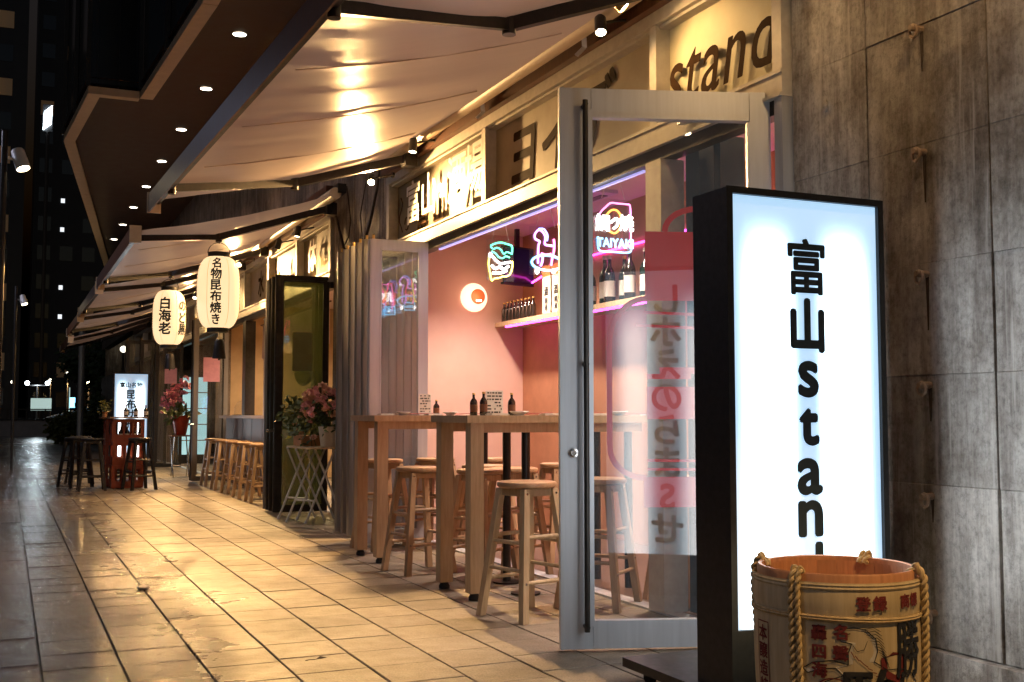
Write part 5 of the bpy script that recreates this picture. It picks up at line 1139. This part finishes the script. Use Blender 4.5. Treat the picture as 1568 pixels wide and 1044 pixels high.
# ================================================================== THIRD SHOP AND BEYOND
sf3 = front(19.72, 26.2, [19.76, 21.6, 23.4, 26.16], 'third shop front behind the orchid and the small light box')
for a, b in ((19.8, 21.56), (21.64, 23.36), (23.44, 26.12)): transom(sf3, a, b, 'sign_board', '', .4, 'letter_brown')
struct('third_shop_back_wall', MB().box(5.2, 5.35, 19.2, 30, 0, 3.2), 'tan_plaster'); struct('third_shop_ceiling', MB().box(XF + .1, 5.2, 19.72, 30, 2.9, 3.0), 'ceiling_paint')
t = thing('ceiling_lamp', 'warm ceiling lamp inside the third shop', 'ceiling lamp', (4.1, 21.6, 2.9)); part('lens', MB().lathe([(.001, -.006), (.12, -.006)], (4.1, 21.6, 2.9), 20, caps=False), 'lamp_warm', t); part('ring', MB().lathe([(.14, -.001), (.14, -.012), (.12, -.012)], (4.1, 21.6, 2.9), 20, caps=False), 'white_paint', t)
light('lamp_light', 'SPOT', (4.1, 21.6, 2.86), 160, (1, .74, .45), t, .1, (4, 21.6, 0), 150, .9)
fr_ = thing('drinks_fridge', 'tall glass fronted drinks fridge glowing cold white in the third shop', 'fridge', (3.7, 25.4, 0))
part('cabinet', MB().box(3.40, 4.1, 25.5, 26.1, 0, 2.05), 'black_paint', fr_); part('lit_door', MB().box(3.45, 4.05, 25.485, 25.499, .2, 1.9), 'fridge_glow', fr_)
for q in range(4): part('shelf_line', MB().box(3.45, 4.05, 25.47, 25.484, .5 + .35 * q, .52 + .35 * q), 'steel', fr_)
sf4 = front(27.0, 33.0, [27.04, 29, 31, 32.96], 'farthest shop front in the row')
struct('fourth_shop_wall', MB().box(XF + .02, XF + .08, 27.05, 46, 0, 2.47), 'concrete_brown')
# beer crates stacked as a table
def crate(x, y, z, label, mat='red_crate'):
    t = thing('beer_crate', label, 'crate', (x, y, z), 'red crates stacked as a table'); w, d, h = .225, .175, .33
    for (a, b, c_, d_) in ((x - w, x - w + .02, y - d, y + d), (x + w - .02, x + w, y - d, y + d)):
        part('side_wall', MB().box(a, b, c_, d_, z, z + .02).box(a, b, c_, d_, z + h - .05, z + h).box(a, b, c_, c_ + .03, z + .02, z + h - .05).box(a, b, d_ - .03, d_, z + .02, z + h - .05).box(a, b, c_ + .03, d_ - .03, z + .02, z + .12), mat, t)
    for (c_, d_) in ((y - d, y - d + .02), (y + d - .02, y + d)):
        m = MB().box(x - w + .02, x + w - .02, c_, d_, z, z + .10).box(x - w + .02, x + w - .02, c_, d_, z + h - .055, z + h)
        for q in range(4): xx = x - w + .02 + (2 * w - .04 - .03) * q / 3; m.box(xx, xx + .03, c_, d_, z + .10, z + h - .055)
        part('slotted_wall', m, mat, t)
    part('floor_grid', MB().box(x - w + .02, x + w - .02, y - d + .02, y + d - .02, z + .004, z + .018), mat, t)
    return t
cxs, cys = 1.63, 17.45
for k in range(3): crate(cxs + .01 * (k % 2), cys, .01 + .335 * k, ['red beer crate at the bottom of the crate table', 'red beer crate in the middle of the crate table', 'red beer crate at the top of the crate table, bottles inside'][k])
for k in range(3): crate(cxs - .06, cys + .42, .01 + .335 * k, ['bottom red crate of the rear stack behind the crate table', 'middle red crate of the rear stack behind the crate table', 'top red crate of the rear stack behind the crate table'][k])
bd = thing('table_board', 'wooden board lying on the red crates', 'board', (1.5, 17.5, 1.02)); part('board', MB().box(1.37, 1.89, 17.22, 17.66, 1.016, 1.04), 'wood', bd); part('rear_board', MB().box(1.28, 1.86, 17.665, 18.1, 1.016, 1.036), 'wood_dark', bd)
for i, x in enumerate((1.60, 1.74, 1.88)): bottle(x, 17.4, 1.041, .17, .032, 'bottle_dark', 'red_lacquer', 'paper', 'small sauce bottle on the crate table, %s from the left' % words[i], 'small bottles on the crate table', n=10)
for i in range(4): bottle(1.53 + .09 * i, 17.35, .70, .2, .032, 'bottle_dark', 'gold_cap', 'cream_card', 'bottle inside the top red crate, %s from the left' % words[i], 'bottles inside the top crate', n=10)
gl = thing('crate_lamp', 'small warm lamp glowing inside the crate table', 'lamp', (1.66, 17.45, .3)); part('bulb', MB().blob((1.66, 17.40, .40), .03, 2, 0), 'lamp_warm', gl, True); part('holder', MB().lathe([(.02, 0), (.02, .04)], (1.66, 17.40, .43), 10), 'black_paint', gl); light('lamp_light', 'POINT', (1.66, 17.33, .40), .3, WARM, gl, .03)
pl = thing('potted_sprig', 'small yellow green sprig in a cup on the crate table', 'plant', (1.32, 17.85, 1.04)); part('cup', MB().lathe([(.03, 0), (.04, .08)], (1.34, 17.85, 1.037), 12), 'terracotta', pl)
lv = MB(); leaves(lv, (1.34, 17.85, 1.18), (.04, .04, .05), 50, .07, rr); part('foliage', lv, 'leaf_yellow', pl, kind='stuff')
SB = stool('black_paint', 'black_metal', .74)
SB.location = (1.12, 17.0, 0); SB['label'] = 'black bar stool standing left of the red crates in front'; SB['group'] = 'black bar stools around the crates'
for (x, y, rz, lab) in ((1.76, 16.95, .3, 'black bar stool standing in front of the red crates'), (.95, 17.9, .5, 'black bar stool behind the front left one by the crates'), (1.05, 18.6, .1, 'farthest black bar stool left of the crates')): copy_tree(SB, (x, y, 0), rz, lab)

# ------------------------------------------------------------------ far end of the pavement and the night city
pt_ = thing('steel_post', 'tall grey steel post at the far end of the pavement', 'post', (2.35, 42, 0)); part('shaft', MB().tube([(2.35, 42, 0), (2.35, 42, 4.4)], .11, 14), 'aluminium', pt_, True); part('base', MB().lathe([(.2, 0), (.2, .05), (.12, .1)], (2.35, 42, 0), 16), 'aluminium', pt_, True)
def bush(x, y, z0, rx, ry, rz, n, label, mat='leaf_yellow', size=.22):
    t = thing('hedge_bush', label, 'bush', (x, y, z0)); r_ = random.Random(int(x * 91 + y)); m = MB()
    for _ in range(n):
        d = Vector((r_.gauss(0, 1), r_.gauss(0, 1), r_.gauss(0, 1))).normalized() * r_.uniform(.6, 1.05); leaves(m, (x + d.x * rx, y + d.y * ry, z0 + rz * .9 + d.z * rz), (.06, .06, .06), 1, size, r_)
    part('leaves', m, mat, t, kind='stuff'); part('branches', MB().tube([(x, y, z0), (x, y, z0 + rz)], .06, 6).blob((x, y, z0 + rz * .85), (rx * .62, ry * .62, rz * .66), 2, .2), 'bark', t)
bush(2.5, 44.5, 0, 1.1, 1.3, .62, 2200, 'rounded yellow green hedge bush at the far end of the pavement'); bush(4.0, 45.0, 0, 1.2, 1.2, 1.1, 2200, 'taller dark hedge bush behind the steel post', 'leaf')
pnt = thing('planter_wall', 'low pale wall with a railing across the road', 'wall', (2, 70, 0))
part('wall', MB().box(-14, 7, 70, 70.4, -.15, .75), 'low_wall', pnt); part('cap', MB().box(-14, 7, 69.95, 70.45, .75, .85), 'tower', pnt)
for x in range(-13, 7): part('post', MB().box(x, x + .08, 70.1, 70.2, .85, 1.35), 'black_metal', pnt)
part('rail', MB().box(-14, 7, 70.12, 70.18, 1.35, 1.42), 'black_metal', pnt)
def street_lamp(x, y, h, label, mat, r, heads=1, energy=0, col=WARM, gap=1.3):
    t = thing('street_lamp', label, 'street lamp', (x, y, -.15), 'far street lamps'); xs = [x] if heads == 1 else [x - gap / 2, x + gap / 2]
    part('pole', MB().tube([(x, y, -.15), (x, y, h)], [.09, .05], 10), 'black_metal', t, True)
    if heads > 1: part('cross_arm', MB().bar((x - gap / 2, y, h), (x + gap / 2, y, h), .06), 'black_metal', t)
    for q in xs: part('globe', MB().blob((q, y - .05, h + r), r, 2, 0), mat, t, True)
    if energy: light('lamp_light', 'POINT', (x, y - r - .4, h + r), energy, col, t, r)
street_lamp(1.75, 78, 2.95, 'bright white twin headed street lamp far left', 'city_white', .14, 2, 110, (.8, .93, 1), 1.2)
street_lamp(5.2, 84, 3.15, 'brightest warm street lamp across the road', 'city_warm', .13, 1, 600)
street_lamp(3.8, 84, 3.85, 'dim street lamp left of the brightest warm one', 'city_dim', .11); street_lamp(2.7, 84, 3.35, 'dim street lamp between the twin lamp and the warm one', 'city_dim', .11); street_lamp(.3, 84, 3.2, 'dim street lamp at the left picture edge', 'city_dim', .11)
street_lamp(5.6, 60, 2.65, 'pale globe lamp right of the steel post', 'city_white', .10); street_lamp(4.1, 46.2, 3.5, 'pale globe lamp by the top of the steel post', 'city_dim', .13)
bs_ = thing('advert_panel', 'pale green lit panel across the road', 'sign', (1.8, 76, 0)); part('lit_panel', MB().box(1.35, 2.55, 76, 76.08, 1.35, 2.1), 'city_panel', bs_); part('legs', MB().box(1.4, 1.48, 76.0, 76.1, -.15, 1.35), 'black_metal', bs_); part('legs', MB().box(2.4, 2.48, 76.0, 76.1, -.15, 1.35), 'black_metal', bs_)
bn = thing('small_banner', 'small blue and white banner sign across the road', 'sign', (3.4, 72, 0)); part('pole', MB().tube([(3.4, 72, -.15), (3.4, 72, 2.7)], .03, 6), 'black_metal', bn); part('cloth', MB().box(3.42, 3.72, 72, 72.02, 1.5, 2.1), 'neon_cyan', bn); bn.children[1].data.materials[0] = MATS['city_panel']
tn = thing('tent_roof', 'low pale sloping shelter roof across the road', 'shelter', (3, 74, 0)); part('roof', MB().prism([(0, .9), (2.6, 1.6), (4.2, 1.5), (4.2, .9)], (2.2, 74, 0), (1, 0, 0), (0, 0, 1), (0, 2.5, 0)), 'low_wall', tn); part('posts', MB().box(2.3, 2.4, 74.1, 74.2, -.15, .9), 'low_wall', tn)
def tree(x, y, h, r, label, n=2600):
    t = thing('street_tree', label, 'tree', (x, y, -.15)); r_ = random.Random(int(x * 31 + y * 7))
    part('trunk', MB().tube([(x, y, -.15), (x + .1, y, h * .4), (x, y, h * .75)], [.16, .11, .05], 8), 'bark', t, True)
    m = MB(); cl = [(x + r_.gauss(0, r * .5), y + r_.gauss(0, r * .5), h * .72 + r_.gauss(0, h * .14)) for _ in range(16)]
    for c in cl: part('limb', MB().tube([(x, y, h * .4), tuple((Vector((x, y, h * .55)) + Vector(c)) / 2), c], [.05, .03, .015], 5), 'bark', t)
    for _ in range(n): c = r_.choice(cl); leaves(m, c, (r * .22, r * .22, r * .18), 1, .26, r_)
    part('crown', m, 'leaf', t, kind='stuff')
tree(5.4, 50, 4.6, 1.7, 'dark street tree behind the steel post'); tree(4.2, 58, 4.2, 1.5, 'dark street tree left of the steel post'); tree(6.8, 66, 5.2, 2.0, 'dark street tree beside the far awnings')
def tower(x0, x1, y, depth, h, label, lit):
    t = thing('tower_block', label, 'building', ((x0 + x1) / 2, y, 0), 'dark tower blocks in the night')
    part('wall', MB().box(x0, x1, y, y + depth, -.15, h), 'tower', t); part('roof', MB().box(x0 - .2, x1 + .2, y - .2, y + depth, h, h + .8), 'tower', t)
    w = x1 - x0; k = int(w / 2.4); f = int(h / 3.4)
    if y < 240:
        for i in range(k):
            for j in range(f):
                a = x0 + .5 + i * (w - 1) / k; z = 2 + 3.4 * j
                q_ = lit(i, j); q_ = 2 if (q_ == 0 and (i * 7 + j * 13 + int(x0)) % 11 == 0) else q_; w_, h_ = (1.4, 1.7) if q_ != 1 else (.42, .5)
                part('window', MB().box(a, a + w_, y - .06, y + .1, z, z + h_), {0: 'curtain_glass', 1: 'window_lit', 2: 'window_warm'}[q_], t)
    return t
tower(-9, 1.0, 120, 12, 62, 'dark tower at the left picture edge with faint warm windows', lambda i, j: 2 if (i == 3 and j % 2) else 0)
tower(2.2, 10.5, 140, 12, 95, 'tallest dark tower with a column of small lit windows', lambda i, j: 1 if (i == 1 and j in (3, 4, 6, 7)) else 0)
tower(11.5, 26, 170, 14, 44, 'broad dark tower behind the far trees', lambda i, j: 1 if (i == 0 and j in (7, 8, 12)) else 0)
tower(-40, -12, 160, 14, 50, 'dark block beyond the left picture edge', lambda i, j: 0)
vs = thing('blade_sign', 'bright white slanted sign high on a mast before the dark towers', 'sign', (2.5, 100, 0)); part('lit_panel', MB().prism([(0, 0), (.62, .55), (.66, 2.1), (.06, 1.5)], (2.14, 100, 24.8), (1, 0, 0), (0, 0, 1), (0, .2, 0)), 'city_white', vs); part('frame', MB().box(2.1, 2.86, 100.25, 100.4, 24.7, 27.0), 'black_paint', vs); part('mast', MB().tube([(2.5, 100.3, -.15), (2.5, 100.3, 24.7)], .15, 8), 'black_metal', vs)
# flood lamps on a mast at the left edge
def mast_lamp(x, y, z, label, s=1.0):
    t = thing('flood_lamp', label, 'flood lamp', (x, y, z)); d = Vector((.32, -.3, -1)).normalized(); c = Vector((x, y, z))
    part('housing', MB().lathe([(.001, -.21 * s), (.055 * s, -.205 * s), (.062 * s, -.19 * s), (.068 * s, 0), (.06 * s, 0), (.056 * s, -.02 * s)], c, 20, tuple(d), caps=False), 'white_paint', t, True)
    part('lens', MB().lathe([(.001, -.01), (.057 * s, -.01)], c, 20, tuple(d), caps=False), 'lamp_warm', t)
    part('bracket', MB().tube([c - d * .1 * s, c - d * .1 * s + Vector((-.16 * s, 0, .01))], .016 * s, 8).lathe([(.03 * s, -.012), (.03 * s, .012)], c - d * .1 * s + Vector((-.15 * s, 0, 0)), 12, (1, 0, 0)), 'white_paint', t, True)
    part('mast', MB().tube([(x - .17 * s, y, -.0), (x - .17 * s, y, z + .35)], .03 * s, 10), 'black_metal', t, True)
    light('lamp_light', 'SPOT', c + d * .02, 25, (1, .8, .5), t, .04, c + d, 80, .6)
mast_lamp(.085, 11.6, 3.42, 'grey cylindrical flood lamp on a mast at the left picture edge'); mast_lamp(.27, 24, 3.24, 'smaller distant flood lamp below the first one at the left edge', .95)

# unseen kerbside lamps, added left of the picture to fill the shop fronts
for i, y in enumerate((3.0, 13.0, 23.0)):
    t = thing('kerb_fill_lamp', 'slim added kerbside fill lamp beyond the left picture edge, %s from the camera' % words[i], 'street lamp', (-3.0, y, 0), 'added kerbside fill lamps')
    part('pole', MB().tube([(-3.0, y, 0), (-3.0, y, 4.6)], [.07, .045], 12), 'black_metal', t, True); part('arm', MB().tube([(-3.0, y, 4.55), (-2.7, y, 4.7), (-2.3, y, 4.72)], .03, 8), 'black_metal', t, True)
    part('head', MB().lathe([(.001, .08), (.10, .06), (.17, 0), (.16, -.005)], (-2.3, y, 4.66), 20, caps=False), 'black_metal', t, True); part('lens', MB().lathe([(.001, -.002), (.155, -.002)], (-2.3, y, 4.66), 20, caps=False), 'city_dim', t)
    light('lamp_light', 'SPOT', (-2.3, y, 4.62), (80, 170, 190)[i], (.74, .76, 1.0), t, .14, (.6, y, 0), 150, .9)

lf = thing('dry_leaf', 'small dry leaf with its stem lying on the paving joint', 'leaf', (1.28, 4.9, 0))
part('blade', MB().add([(1.26, 4.90, .003), (1.285, 4.915, .012), (1.315, 4.905, .006), (1.288, 4.885, .009), (1.287, 4.90, .004)], [(0, 4, 1), (1, 4, 2), (2, 4, 3), (3, 4, 0)]), 'bark', lf); part('stalk', MB().tube([(1.26, 4.90, .003), (1.235, 4.892, .006), (1.215, 4.895, .003)], .0015, 5), 'bark', lf)
sc_ = thing('paper_scrap', 'small crumpled white paper scrap on the wet paving', 'litter', (.80, 7.3, 0))
part('crumple', MB().blob((.80, 7.3, .012), (.035, .06, .012), 1, .35), 'paper', sc_); part('fold', MB().add([(.77, 7.33, .003), (.83, 7.36, .003), (.81, 7.40, .018), (.77, 7.38, .012)], [(0, 1, 2, 3)]), 'paper', sc_)

cb = thing('power_cable', 'thin black power cable running from the tall light box to the wall', 'cable', (2.8, 3.7, 0))
part('cord', MB().tube([(2.7, 3.53, .12), (2.72, 3.62, .02), (2.85, 3.85, .008), (3.0, 3.8, .008), (3.1, 3.95, .008), (3.22, 4.0, .03), (3.235, 4.0, .3)], .005, 6), 'rubber', cb, True); part('plug', MB().box(3.215, 3.265, 3.98, 4.02, .30, .36), 'black_paint', cb)
